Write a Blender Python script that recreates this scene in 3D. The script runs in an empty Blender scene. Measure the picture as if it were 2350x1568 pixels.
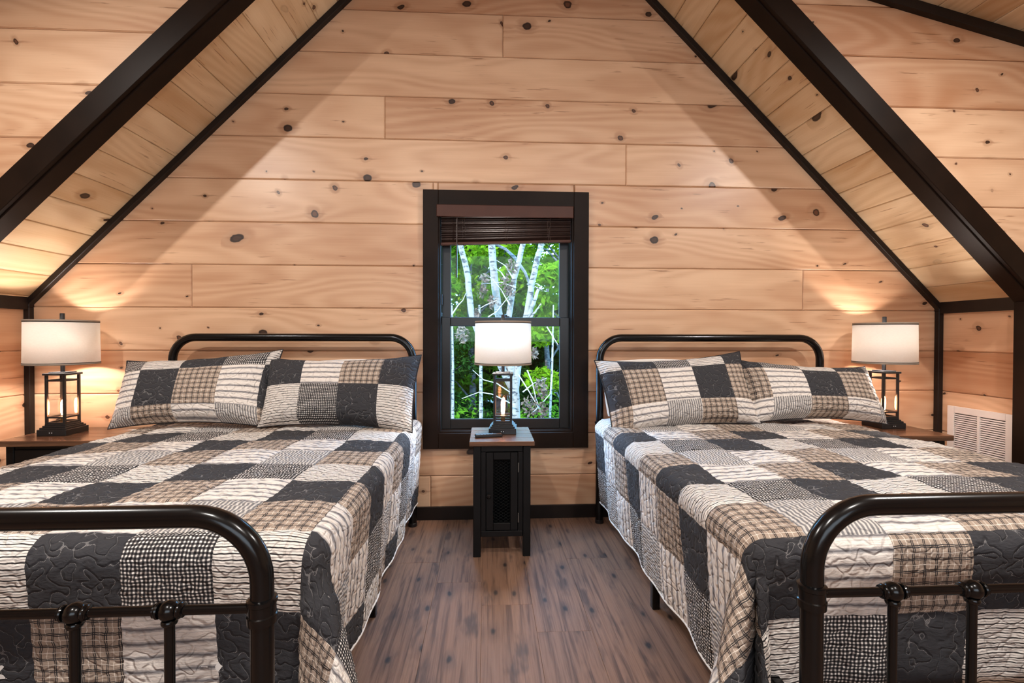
import bpy, bmesh, math, random
import numpy as np
from mathutils import Matrix, Vector
random.seed(7); rng = np.random.default_rng(11)
S = bpy.context.scene
COL = S.collection

# ------------------------------------------------------------------ camera
CAM = Vector((-0.0574, -3.0334, 1.1632)); F_PX = 1095.56
yaw, pitch, roll = math.radians(2.918), math.radians(-0.670), math.radians(0.108)
_r = Vector((math.cos(yaw), -math.sin(yaw), 0))
_f = Vector((math.sin(yaw)*math.cos(pitch), math.cos(yaw)*math.cos(pitch), math.sin(pitch)))
_u = _r.cross(_f)
_r2 = _r*math.cos(roll) + _u*math.sin(roll); _u2 = _u*math.cos(roll) - _r*math.sin(roll)
cd = bpy.data.cameras.new('camera'); cam = bpy.data.objects.new('camera', cd); COL.objects.link(cam)
cd.sensor_width = 36.0; cd.lens = 36.0*F_PX/2350.0; cd.clip_start = 0.05; cd.clip_end = 200
cam.matrix_world = Matrix(((_r2.x, _u2.x, -_f.x, CAM.x), (_r2.y, _u2.y, -_f.y, CAM.y), (_r2.z, _u2.z, -_f.z, CAM.z), (0, 0, 0, 1)))
S.camera = cam

# ------------------------------------------------------------------ world, sun, large lights, exposure
S.view_settings.view_transform = 'Standard'; S.view_settings.look = 'None'
S.view_settings.gamma = 1.0; S.view_settings.use_curve_mapping = False
S.view_settings.exposure = 0.0
W = bpy.data.worlds.new('sky'); S.world = W; W.use_nodes = True
bg = W.node_tree.nodes['Background']; bg.inputs[0].default_value = (0.25, 0.58, 1.0, 1); bg.inputs[1].default_value = 20.0
def light(name, kind, loc, power, color, rot=(0, 0, 0), **kw):
    d = bpy.data.lights.new(name, kind); d.energy = power; d.color = color
    for k, v in kw.items(): setattr(d, k, v)
    o = bpy.data.objects.new(name, d); o.location = loc; o.rotation_euler = rot; COL.objects.link(o); return o
light('sun', 'SUN', (0, 0, 10), 9.0, (1.0, 0.95, 0.86), (math.radians(52), 0, math.radians(-28)), angle=0.01)
# daylight from the big windows at the other end of the room, behind the camera
light('rear_window_daylight', 'AREA', (0.3, -6.3, 1.9), 74, (0.70, 0.86, 1.0), (math.radians(90), 0, 0), shape='RECTANGLE', size=3.4, size_y=1.7)
# two recessed ceiling lamps, then an unseen rear pair added to brighten the beds (their trims are built further down)
CX = 0.0577
CANS = [(CX-2.35, -1.96, 52), (CX+2.35, -1.96, 52), (CX-1.0, -3.5, 52), (CX+1.0, -3.5, 52)]

# ------------------------------------------------------------------ node helper
class NT:
    def __init__(s, name):
        s.m = bpy.data.materials.new(name); s.m.use_nodes = True; s.t = s.m.node_tree; s.n = s.t.nodes; s.l = s.t.links
        s.b = s.n['Principled BSDF']; s.out = s.n['Material Output']
    def node(s, t, **kw):
        n = s.n.new(t)
        for k, v in kw.items(): setattr(n, k, v)
        return n
    def put(s, sock, v):
        if v is None: return
        if hasattr(v, 'links') or hasattr(v, 'is_output'): s.l.new(v, sock)
        else:
            if hasattr(sock.default_value, '__len__'):
                v = tuple(v) if hasattr(v, '__len__') else (v,)*len(sock.default_value)
                if len(sock.default_value) == 4 and len(v) == 3: v = v + (1,)
            sock.default_value = v
    def m_(s, op, a, b=None, c=None, clamp=False):
        n = s.node('ShaderNodeMath', operation=op, use_clamp=clamp)
        for i, v in enumerate((a, b, c)):
            if v is not None: s.put(n.inputs[i], v)
        return n.outputs[0]
    def sst(s, x, a, b):  # smoothstep, a<b or a>b
        n = s.node('ShaderNodeMapRange', interpolation_type='SMOOTHSTEP')
        if a <= b: s.put(n.inputs[0], x); s.put(n.inputs[1], a); s.put(n.inputs[2], b); return n.outputs[0]
        s.put(n.inputs[0], x); s.put(n.inputs[1], b); s.put(n.inputs[2], a); s.put(n.inputs[3], 1.0); s.put(n.inputs[4], 0.0); return n.outputs[0]
    def xyz(s, v):
        n = s.node('ShaderNodeSeparateXYZ'); s.l.new(v, n.inputs[0]); return n.outputs
    def vec(s, x, y, z=0.0):
        n = s.node('ShaderNodeCombineXYZ')
        for i, v in enumerate((x, y, z)): s.put(n.inputs[i], v)
        return n.outputs[0]
    def coord(s, kind): return s.node('ShaderNodeTexCoord').outputs[kind]
    def rnd(s): return s.node('ShaderNodeObjectInfo').outputs['Random']
    def noise(s, v, scale=1.0, detail=2.0, rough=0.5, dist=0.0):
        n = s.node('ShaderNodeTexNoise'); s.l.new(v, n.inputs['Vector'])
        n.inputs['Scale'].default_value = scale; n.inputs['Detail'].default_value = detail
        n.inputs['Roughness'].default_value = rough; n.inputs['Distortion'].default_value = dist
        return n.outputs[0]
    def mix(s, f, a, b):
        n = s.node('ShaderNodeMix', data_type='RGBA'); s.put(n.inputs[0], f); s.put(n.inputs[6], a); s.put(n.inputs[7], b); return n.outputs[2]
    def bump(s, h, strength=0.4, dist=0.01):
        n = s.node('ShaderNodeBump'); n.inputs['Strength'].default_value = strength; n.inputs['Distance'].default_value = dist
        s.l.new(h, n.inputs['Height']); s.l.new(n.outputs[0], s.b.inputs['Normal'])
    def done(s, color=None, rough=None, metal=None, spec=None):
        s.put(s.b.inputs['Base Color'], color) if color is not None else None
        if rough is not None: s.put(s.b.inputs['Roughness'], rough)
        if metal is not None: s.put(s.b.inputs['Metallic'], metal)
        if spec is not None: s.put(s.b.inputs['Specular IOR Level'], spec)
        return s.m

def simple(name, col, rough=0.5, metal=0.0, noise_amt=0.12, nscale=30, spec=None):
    t = NT(name); v = t.coord('Object'); n = t.noise(v, nscale, 3)
    c2 = tuple(max(0, c*(1-noise_amt*2.2)) for c in col); c1 = tuple(min(1, c*(1+noise_amt)) for c in col)
    return t.done(t.mix(n, c2, c1), rough, metal, spec)

def pine(name, light_c, dark_c, knot=0.66, rough=0.38):
    t = NT(name); x, y, z = t.xyz(t.coord('Object')); r = t.rnd()
    ro = t.m_('MULTIPLY', r, 57.0)
    # knots
    vo = t.node('ShaderNodeTexVoronoi', voronoi_dimensions='2D', feature='F1'); vo.inputs['Scale'].default_value = 1.0
    kv = t.vec(t.m_('ADD', t.m_('MULTIPLY', x, 3.3), ro), t.m_('ADD', t.m_('MULTIPLY', y, 5.0), t.m_('MULTIPLY', r, 19.0)), 0.0)
    wob = t.node('ShaderNodeVectorMath', operation='ADD'); t.l.new(kv, wob.inputs[0])
    nz = t.node('ShaderNodeTexNoise'); t.l.new(kv, nz.inputs['Vector']); nz.inputs['Scale'].default_value = 7
    sc = t.node('ShaderNodeVectorMath', operation='SCALE'); t.l.new(nz.outputs['Color'], sc.inputs[0]); sc.inputs['Scale'].default_value = 0.06
    t.l.new(sc.outputs[0], wob.inputs[1]); t.l.new(wob.outputs[0], vo.inputs['Vector'])
    cr, cg, cb = t.xyz(vo.outputs['Color'])
    px_, py_, _p = t.xyz(vo.outputs['Position']); wx_, wy_, _w = t.xyz(wob.outputs[0])
    dx = t.m_('SUBTRACT', wx_, px_); dy = t.m_('SUBTRACT', wy_, py_)
    sh_ = t.m_('MULTIPLY', dx, t.m_('MULTIPLY', t.m_('SUBTRACT', cb, 0.5), 0.9)); dy2 = t.m_('ADD', dy, sh_)
    asp = t.m_('ADD', 0.75, t.m_('MULTIPLY', cb, 0.9))
    d = t.m_('SQRT', t.m_('ADD', t.m_('POWER', t.m_('MULTIPLY', dx, asp), 2.0), t.m_('POWER', dy2, 2.0)))
    on = t.m_('MULTIPLY', t.sst(cr, 1-knot-0.01, 1-knot+0.01), t.m_('GREATER_THAN', t.m_('FRACT', t.m_('MULTIPLY', r, 7.31)), 0.12))
    rad = t.m_('ADD', 0.022, t.m_('MULTIPLY', t.m_('POWER', cg, 2.5), 0.085))
    q = t.m_('DIVIDE', d, rad)
    kmask = t.m_('MULTIPLY', t.sst(q, 1.15, 0.8), on)
    rim = t.m_('MULTIPLY', t.m_('MULTIPLY', t.sst(q, 1.25, 1.0), t.sst(q, 0.45, 0.95)), on)
    halo = t.m_('MULTIPLY', t.sst(q, 3.6, 1.0), on)
    tail = t.m_('MULTIPLY', t.m_('MULTIPLY', t.sst(t.m_('ABSOLUTE', dx), 0.34, 0.05), t.sst(t.m_('ABSOLUTE', dy), 0.035, 0.0)), t.m_('MULTIPLY', on, t.m_('GREATER_THAN', cg, 0.35)))
    # flame grain : contour lines of a stretched noise, bent round the knots
    low = t.noise(t.vec(t.m_('ADD', t.m_('MULTIPLY', x, 0.75), ro), t.m_('MULTIPLY', y, 3.6), ro), 1.0, 1.0, 0.4)
    ph = t.m_('ADD', t.m_('MULTIPLY', low, 62.0), t.m_('MULTIPLY', halo, 5.0))
    ring = t.m_('ADD', t.m_('MULTIPLY', t.m_('SINE', t.m_('ADD', ph, t.m_('MULTIPLY', y, 60.0))), 0.5), 0.5)
    fine = t.noise(t.vec(t.m_('ADD', t.m_('MULTIPLY', x, 3.0), ro), t.m_('MULTIPLY', y, 150.0), ro), 1.0, 4.0, 0.6)
    patch = t.noise(t.vec(t.m_('ADD', t.m_('MULTIPLY', x, 1.1), ro), t.m_('MULTIPLY', y, 4.0), r), 1.0, 3.0, 0.5)
    streak = t.sst(t.noise(t.vec(t.m_('ADD', t.m_('MULTIPLY', x, 5.0), ro), t.m_('MULTIPLY', y, 85.0), ro), 1.0, 3.0, 0.55), 0.62, 0.71)
    smask = t.sst(t.noise(t.vec(t.m_('ADD', t.m_('MULTIPLY', x, 1.7), ro), t.m_('MULTIPLY', y, 6.0), ro), 1.0, 1.0), 0.50, 0.62)
    f = t.m_('ADD', t.m_('ADD', t.m_('MULTIPLY', ring, 0.26), t.m_('MULTIPLY', fine, 0.36)), t.m_('MULTIPLY', t.sst(patch, 0.28, 0.72), 0.42))
    f = t.m_('ADD', f, t.m_('MULTIPLY', t.m_('SUBTRACT', r, 0.5), 0.55), clamp=True)
    c = t.mix(f, light_c, dark_c)
    c = t.mix(t.m_('MULTIPLY', halo, 0.42), c, tuple(k*0.62 for k in dark_c))
    c = t.mix(t.m_('MULTIPLY', t.m_('MULTIPLY', streak, smask), 0.7), c, (0.20, 0.085, 0.035))
    c = t.mix(t.m_('MULTIPLY', tail, 0.55), c, (0.26, 0.11, 0.05))
    c = t.mix(t.m_('MULTIPLY', kmask, 0.95), c, t.mix(t.m_('GREATER_THAN', cb, 0.55), (0.035, 0.014, 0.008), (0.11, 0.040, 0.020)))
    c = t.mix(t.m_('MULTIPLY', rim, 0.92), c, (0.014, 0.006, 0.004))
    t.bump(t.m_('ADD', t.m_('MULTIPLY', fine, 0.5), t.m_('MULTIPLY', kmask, -0.15)), 0.12, 0.002)
    return t.done(c, rough)

M = {}
M['pine'] = pine('knotty_pine', (0.70, 0.456, 0.288), (0.425, 0.208, 0.106))
M['pine_ceiling'] = pine('knotty_pine_ceiling', (0.74, 0.565, 0.365), (0.49, 0.300, 0.150), 0.50)
M['trim'] = simple('dark_stained_trim', (0.014, 0.0085, 0.0065), 0.42, 0, 0.25, 9, spec=0.25)
M['casing'] = simple('brown_black_casing', (0.013, 0.0068, 0.0042), 0.42, 0, 0.25, 7, spec=0.1)
M['sash'] = simple('sash_vinyl', (0.012, 0.011, 0.011), 0.28, 0, 0.1, spec=0.35)
M['black_metal'] = simple('black_powder_coat', (0.003, 0.003, 0.0033), 0.20, 0, 0.1, 60, spec=0.38)
M['lamp_metal'] = simple('black_lamp_metal', (0.010, 0.011, 0.013), 0.34, 0, 0.15, 40)
M['white_metal'] = simple('white_vent_paint', (0.72, 0.66, 0.62), 0.45, 0, 0.03)
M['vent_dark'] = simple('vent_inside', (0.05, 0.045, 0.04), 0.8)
M['white_cloth'] = simple('white_cotton', (0.78, 0.74, 0.70), 0.9, 0, 0.05)
M['black_wood'] = simple('black_painted_wood', (0.004, 0.0037, 0.004), 0.42, 0, 0.3, 12, spec=0.25)
M['mesh_wire'] = simple('black_wire', (0.004, 0.004, 0.004), 0.7, spec=0.1)
M['hinge'] = simple('steel_hinge', (0.16, 0.15, 0.14), 0.4, 0.8)
M['slat'] = simple('dark_bamboo_slat', (0.035, 0.018, 0.014), 0.38, 0, 0.3, 20)
M['valance'] = simple('brown_valance', (0.062, 0.020, 0.011), 0.45, 0, 0.15, 10, spec=0.25)
M['cord'] = simple('brown_cord', (0.05, 0.03, 0.022), 0.8)
M['plastic'] = simple('black_plastic', (0.010, 0.010, 0.011), 0.35, 0, 0.1)
M['button'] = simple('grey_buttons', (0.10, 0.10, 0.105), 0.5)
M['usb'] = simple('white_port', (0.6, 0.62, 0.65), 0.4)
M['taupe'] = simple('taupe_band', (0.30, 0.235, 0.18), 0.8)
M['black_ribbon'] = simple('black_ribbon', (0.012, 0.010, 0.009), 0.7)
M['brass'] = simple('brass_socket', (0.30, 0.20, 0.09), 0.35, 0.9)
M['plain_shell'] = simple('shell_pine', (0.66, 0.43, 0.26), 0.6, 0, 0.1, 3)
M['outside_wall'] = simple('outer_siding', (0.10, 0.07, 0.05), 0.8)
M['ground'] = simple('forest_floor', (0.045, 0.04, 0.022), 0.95, 0, 0.4, 2)

def floor_mat():
    t = NT('rustic_vinyl_plank'); x, y, z = t.xyz(t.coord('Object')); r = t.rnd(); ro = t.m_('MULTIPLY', r, 71.0)
    big = t.noise(t.vec(t.m_('ADD', t.m_('MULTIPLY', x, 1.5), ro), t.m_('MULTIPLY', y, 11.0), ro), 1.0, 3.0, 0.55, 0.6)
    fine = t.noise(t.vec(t.m_('ADD', t.m_('MULTIPLY', x, 5.0), ro), t.m_('MULTIPLY', y, 190.0), ro), 1.0, 5.0, 0.65)
    smud = t.sst(t.noise(t.vec(t.m_('ADD', t.m_('MULTIPLY', x, 3.2), ro), t.m_('MULTIPLY', y, 14.0), ro), 1.0, 3.0, 0.6), 0.56, 0.72)
    mid = t.noise(t.vec(t.m_('ADD', t.m_('MULTIPLY', x, 1.8), ro), t.m_('MULTIPLY', y, 48.0), ro), 1.0, 4.0, 0.6, 0.8)
    vo = t.node('ShaderNodeTexVoronoi', voronoi_dimensions='2D', feature='F1'); vo.inputs['Scale'].default_value = 1.0
    kv = t.vec(t.m_('ADD', t.m_('MULTIPLY', x, 3.6), ro), t.m_('ADD', t.m_('MULTIPLY', y, 8.0), ro), 0.0); t.l.new(kv, vo.inputs['Vector'])
    cr, cg, cb = t.xyz(vo.outputs['Color'])
    dd = t.m_('ADD', vo.outputs['Distance'], t.m_('MULTIPLY', t.m_('SUBTRACT', t.noise(kv, 5.0, 2.0), 0.5), 0.12))
    kn = t.m_('MULTIPLY', t.sst(dd, 0.11, 0.03), t.sst(cr, 0.45, 0.5))
    hal = t.m_('MULTIPLY', t.sst(dd, 0.34, 0.06), t.sst(cr, 0.45, 0.5))
    c = t.mix(t.sst(big, 0.25, 0.75), (0.180, 0.092, 0.055), (0.040, 0.020, 0.013))
    c = t.mix(t.m_('MULTIPLY', t.m_('SUBTRACT', fine, 0.3, clamp=True), 1.25, clamp=True), (0.25, 0.140, 0.090), c)
    c = t.mix(t.m_('MULTIPLY', t.sst(mid, 0.46, 0.70), 0.75), c, (0.050, 0.027, 0.019))
    c = t.mix(t.m_('MULTIPLY', r, 0.30), c, (0.150, 0.080, 0.056))
    c = t.mix(t.m_('MULTIPLY', smud, 0.68), c, (0.028, 0.021, 0.020))
    c = t.mix(t.m_('MULTIPLY', hal, 0.35), c, (0.05, 0.035, 0.03))
    c = t.mix(t.m_('MULTIPLY', kn, 0.85), c, (0.012, 0.012, 0.014))
    t.bump(fine, 0.3, 0.0015)
    return t.done(c, t.m_('ADD', 0.46, t.m_('MULTIPLY', fine, 0.2)), spec=0.3)
M['floor'] = floor_mat()

def table_wood():
    t = NT('brown_table_wood'); x, y, z = t.xyz(t.coord('Object')); r = t.rnd(); ro = t.m_('MULTIPLY', r, 31.0)
    a = t.noise(t.vec(t.m_('ADD', t.m_('MULTIPLY', x, 3.0), ro), t.m_('MULTIPLY', y, 45.0), t.m_('MULTIPLY', z, 45.0)), 1.0, 5.0, 0.6, 0.4)
    c = t.mix(t.sst(a, 0.3, 0.7), (0.155, 0.070, 0.036), (0.055, 0.025, 0.014))
    t.bump(a, 0.10, 0.0015)
    return t.done(c, 0.24, spec=0.7)
M['table_wood'] = table_wood()

# ---- quilt cottons: UV is in metres, u across the bed, v towards the foot
def fabric(name, kind):
    t = NT(name); uv = t.coord('UV'); u, v, _ = t.xyz(uv); r = t.rnd()
    ro = t.m_('MULTIPLY', r, 23.0)
    # hand-quilting meander = contour of a smooth noise
    mn = t.noise(t.vec(t.m_('ADD', t.m_('MULTIPLY', u, 30.0), ro), t.m_('MULTIPLY', v, 30.0), ro), 1.0, 0.0, 0.5, 0.5)
    md = t.m_('ABSOLUTE', t.m_('SUBTRACT', mn, 0.5))
    stitch = t.sst(md, 0.0125, 0.005)
    groove = t.sst(md, 0.0, 0.13)
    puck = t.noise(t.vec(t.m_('ADD', t.m_('MULTIPLY', u, 34.0), ro), t.m_('MULTIPLY', v, 85.0), ro), 1.0, 3.0, 0.55, 0.7)
    wob = t.m_('MULTIPLY', t.m_('SUBTRACT', t.noise(t.vec(t.m_('MULTIPLY', u, 45.0), t.m_('MULTIPLY', v, 45.0), ro), 1.0, 1.0), 0.5), 0.0058)
    uu = t.m_('ADD', u, wob); vv = t.m_('ADD', v, t.m_('MULTIPLY', wob, -0.9))
    def band(x, per, c0, w, off=0.0):       # 1 inside a line of width w centred at c0 of every period
        fr = t.m_('FRACT', t.m_('DIVIDE', t.m_('ADD', x, off+10.0), per))
        d = t.m_('ABSOLUTE', t.m_('SUBTRACT', fr, c0)); return t.sst(d, w/per*0.5*1.25, w/per*0.5*0.75)
    weave = t.noise(t.vec(t.m_('MULTIPLY', u, 900.0), t.m_('MULTIPLY', v, 900.0)), 1.0, 1.0)
    cream = (0.76, 0.70, 0.64)
    if kind == 'D':
        c = t.mix(weave, (0.033, 0.032, 0.035), (0.050, 0.049, 0.053))
        dash = t.m_('GREATER_THAN', t.m_('FRACT', t.m_('MULTIPLY', t.m_('ADD', u, v), 210.0)), 0.28)
        c = t.mix(t.m_('MULTIPLY', t.m_('MULTIPLY', stitch, dash), 0.5), c, (0.36, 0.34, 0.33))
    elif kind == 'S':
        c = t.mix(band(vv, 0.0140, 0.25, 0.0032), cream, (0.030, 0.027, 0.028))
        c = t.mix(t.m_('MULTIPLY', band(vv, 0.0140, 0.75, 0.0013), 0.8), c, (0.06, 0.05, 0.05))
    elif kind == 'G':
        a = t.m_('GREATER_THAN', t.m_('FRACT', t.m_('MULTIPLY', t.m_('ADD', uu, 10), 1/0.0098)), 0.46); b = t.m_('GREATER_THAN', t.m_('FRACT', t.m_('MULTIPLY', t.m_('ADD', vv, 10), 1/0.0098)), 0.46)
        s_ = t.m_('ADD', a, b)
        c = t.mix(t.sst(s_, 0.1, 0.9), (0.76, 0.71, 0.66), (0.085, 0.078, 0.076)); c = t.mix(t.sst(s_, 1.1, 1.9), c, (0.016, 0.015, 0.017))
    elif kind == 'P':
        c = t.mix(weave, (0.32, 0.245, 0.19), (0.43, 0.335, 0.265))
        for w_ in (uu, vv):
            c = t.mix(t.m_('MULTIPLY', band(w_, 0.0315, 0.75, 0.0015), 0.8), c, (0.78, 0.70, 0.61))
            c = t.mix(t.m_('MULTIPLY', band(w_, 0.0315, 0.20, 0.0024), 0.95), c, (0.028, 0.027, 0.030))
            c = t.mix(t.m_('MULTIPLY', band(w_, 0.0315, 0.33, 0.0024), 0.95), c, (0.028, 0.027, 0.030))
    elif kind == 'W':
        c = t.mix(t.m_('MULTIPLY', band(vv, 0.036, 0.25, 0.013), 0.75), (0.76, 0.69, 0.625), (0.30, 0.28, 0.28))
        c = t.mix(t.m_('MULTIPLY', band(vv, 0.036, 0.25, 0.0050), 0.9), c, (0.16, 0.15, 0.155))
        c = t.mix(t.m_('MULTIPLY', band(vv, 0.036, 0.62, 0.0010), 0.5), c, (0.20, 0.18, 0.18))
        c = t.mix(t.m_('MULTIPLY', band(vv, 0.036, 0.92, 0.0010), 0.5), c, (0.20, 0.18, 0.18))
    else:  # T
        c = t.mix(t.m_('MULTIPLY', band(uu, 0.0125, 0.3, 0.0064), 1.0), (0.56, 0.52, 0.48), (0.20, 0.19, 0.19))
        c = t.mix(t.m_('MULTIPLY', band(uu, 0.0125, 0.85, 0.0014), 0.6), c, (0.72, 0.66, 0.60))
    h = t.m_('ADD', t.m_('MULTIPLY', groove, 0.9), t.m_('MULTIPLY', puck, 0.9))
    t.bump(h, 0.62, 0.0085)
    t.b.inputs['Sheen Weight'].default_value = 0.02
    return t.done(c, 0.92, spec=0.12)
FAB = {k: fabric('cotton_'+n, k) for k, n in dict(D='charcoal', S='thin_stripe', G='gingham', P='tan_plaid', W='ticking', T='grey_stripe').items()}

def shade_mat():
    t = NT('linen_shade'); u = t.coord('Object'); x, y, z = t.xyz(u)
    wv = t.noise(t.vec(t.m_('MULTIPLY', x, 90.0), t.m_('MULTIPLY', y, 90.0), t.m_('MULTIPLY', z, 420.0)), 1.0, 3.0)
    c = t.mix(wv, (0.82, 0.78, 0.73), (0.93, 0.90, 0.86))
    d = t.node('ShaderNodeBsdfDiffuse'); t.l.new(c, d.inputs[0]); tr = t.node('ShaderNodeBsdfTranslucent'); t.l.new(c, tr.inputs[0])
    mx = t.node('ShaderNodeMixShader'); mx.inputs[0].default_value = 0.60; t.l.new(d.outputs[0], mx.inputs[1]); t.l.new(tr.outputs[0], mx.inputs[2])
    t.l.new(mx.outputs[0], t.out.inputs[0]); return t.m
M['shade'] = shade_mat()
def glass_mat(name, refl=0.10, tint=(1, 1, 1)):
    t = NT(name); tr = t.node('ShaderNodeBsdfTransparent'); tr.inputs[0].default_value = tint+(1,)
    g = t.node('ShaderNodeBsdfGlossy'); g.inputs['Roughness'].default_value = 0.02
    fr = t.node('ShaderNodeLayerWeight'); fr.inputs[0].default_value = 0.25
    f = t.m_('ADD', refl*0.3, t.m_('MULTIPLY', fr.outputs['Fresnel'], refl), clamp=True)
    mx = t.node('ShaderNodeMixShader'); t.l.new(f, mx.inputs[0]); t.l.new(tr.outputs[0], mx.inputs[1]); t.l.new(g.outputs[0], mx.inputs[2])
    t.l.new(mx.outputs[0], t.out.inputs[0]); return t.m
M['glass'] = glass_mat('window_glass', 0.03); M['lamp_glass'] = glass_mat('lamp_glass', 0.22)
def emit(name, col, st):
    t = NT(name); e = t.node('ShaderNodeEmission'); e.inputs[0].default_value = col+(1,); e.inputs[1].default_value = st
    t.l.new(e.outputs[0], t.out.inputs[0]); return t.m
M['edison'] = emit('edison_bulb', (1.0, 0.36, 0.15), 95.0); M['shade_bulb'] = emit('shade_bulb', (1.0, 0.80, 0.58), 6.0)
M['can_lens'] = emit('recessed_lens', (1.0, 0.84, 0.66), 4.0)
def leaf_mat(name, c1, c2, tl=0.5):
    t = NT(name); g = t.noise(t.coord('Object'), 1.7, 3.0, 0.6); r2 = t.noise(t.coord('Object'), 23.0, 1.0)
    c = t.mix(t.sst(t.m_('ADD', t.m_('MULTIPLY', g, 0.6), t.m_('MULTIPLY', r2, 0.4)), 0.32, 0.66), c1, c2)
    d = t.node('ShaderNodeBsdfDiffuse'); t.l.new(c, d.inputs[0]); tr = t.node('ShaderNodeBsdfTranslucent'); t.l.new(c, tr.inputs[0])
    mx = t.node('ShaderNodeMixShader'); mx.inputs[0].default_value = tl; t.l.new(d.outputs[0], mx.inputs[1]); t.l.new(tr.outputs[0], mx.inputs[2])
    t.l.new(mx.outputs[0], t.out.inputs[0]); return t.m
M['leaf_bright'] = leaf_mat('bright_leaf', (0.042, 0.098, 0.003), (0.155, 0.225, 0.008))
M['leaf_mid'] = leaf_mat('mid_leaf', (0.020, 0.058, 0.003), (0.075, 0.145, 0.007))
M['leaf_dark'] = leaf_mat('dark_needles', (0.005, 0.016, 0.003), (0.019, 0.043, 0.006), 0.3)
M['leaf_dead'] = leaf_mat('dead_leaf', (0.060, 0.032, 0.020), (0.15, 0.10, 0.07), 0.2)
def bark(name, light_c, dark_c, thr):
    t = NT(name); x, y, z = t.xyz(t.coord('Object'))
    n = t.noise(t.vec(t.m_('MULTIPLY', x, 9.0), t.m_('MULTIPLY', y, 9.0), t.m_('MULTIPLY', z, 26.0)), 1.0, 4.0, 0.65)
    c = t.mix(t.sst(n, thr, thr+0.12), light_c, dark_c); t.bump(n, 0.5, 0.02); return t.done(c, 0.85)
M['birch'] = bark('pale_bark', (0.150, 0.112, 0.080), (0.018, 0.013, 0.010), 0.51)
M['bark'] = bark('dark_bark', (0.07, 0.06, 0.05), (0.02, 0.016, 0.014), 0.45)
M['twig'] = bark('pale_twig', (0.24, 0.20, 0.17), (0.10, 0.08, 0.07), 0.6)

# ------------------------------------------------------------------ mesh helpers
def mesh(name, verts, faces, mat, uvs=None, smooth=False):
    me = bpy.data.meshes.new(name); me.from_pydata(verts, [], faces); me.validate(); me.update()
    if mat: me.materials.append(mat)
    if smooth: me.polygons.foreach_set('use_smooth', [True]*len(me.polygons))
    if uvs is not None:
        l = me.uv_layers.new(name='UVMap'); idx = np.zeros(len(me.loops), dtype=np.int32); me.loops.foreach_get('vertex_index', idx)
        l.data.foreach_set('uv', np.asarray(uvs)[idx].astype(np.float32).ravel())
    return me
def link(name, me, parent=None, mat=None):
    o = bpy.data.objects.new(name, me); COL.objects.link(o)
    if parent: o.parent = parent
    if mat is not None: o.matrix_local = mat
    return o
def tag(o, label=None, cat=None, group=None, kind=None):
    if label: o['label'] = label
    if cat: o['category'] = cat
    if group: o['group'] = group
    if kind: o['kind'] = kind
    return o
def thing(name, label, cat, loc=(0, 0, 0), rz=0.0, group=None, kind=None):
    o = bpy.data.objects.new(name, None); COL.objects.link(o); o.location = loc; o.rotation_euler = (0, 0, rz); o.empty_display_size = 0.1
    return tag(o, label, cat, group, kind)
def copy_tree(o, parent=None):
    c = o.copy(); COL.objects.link(c); c.parent = parent
    for ch in list(o.children): copy_tree(ch, c)
    return c

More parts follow.
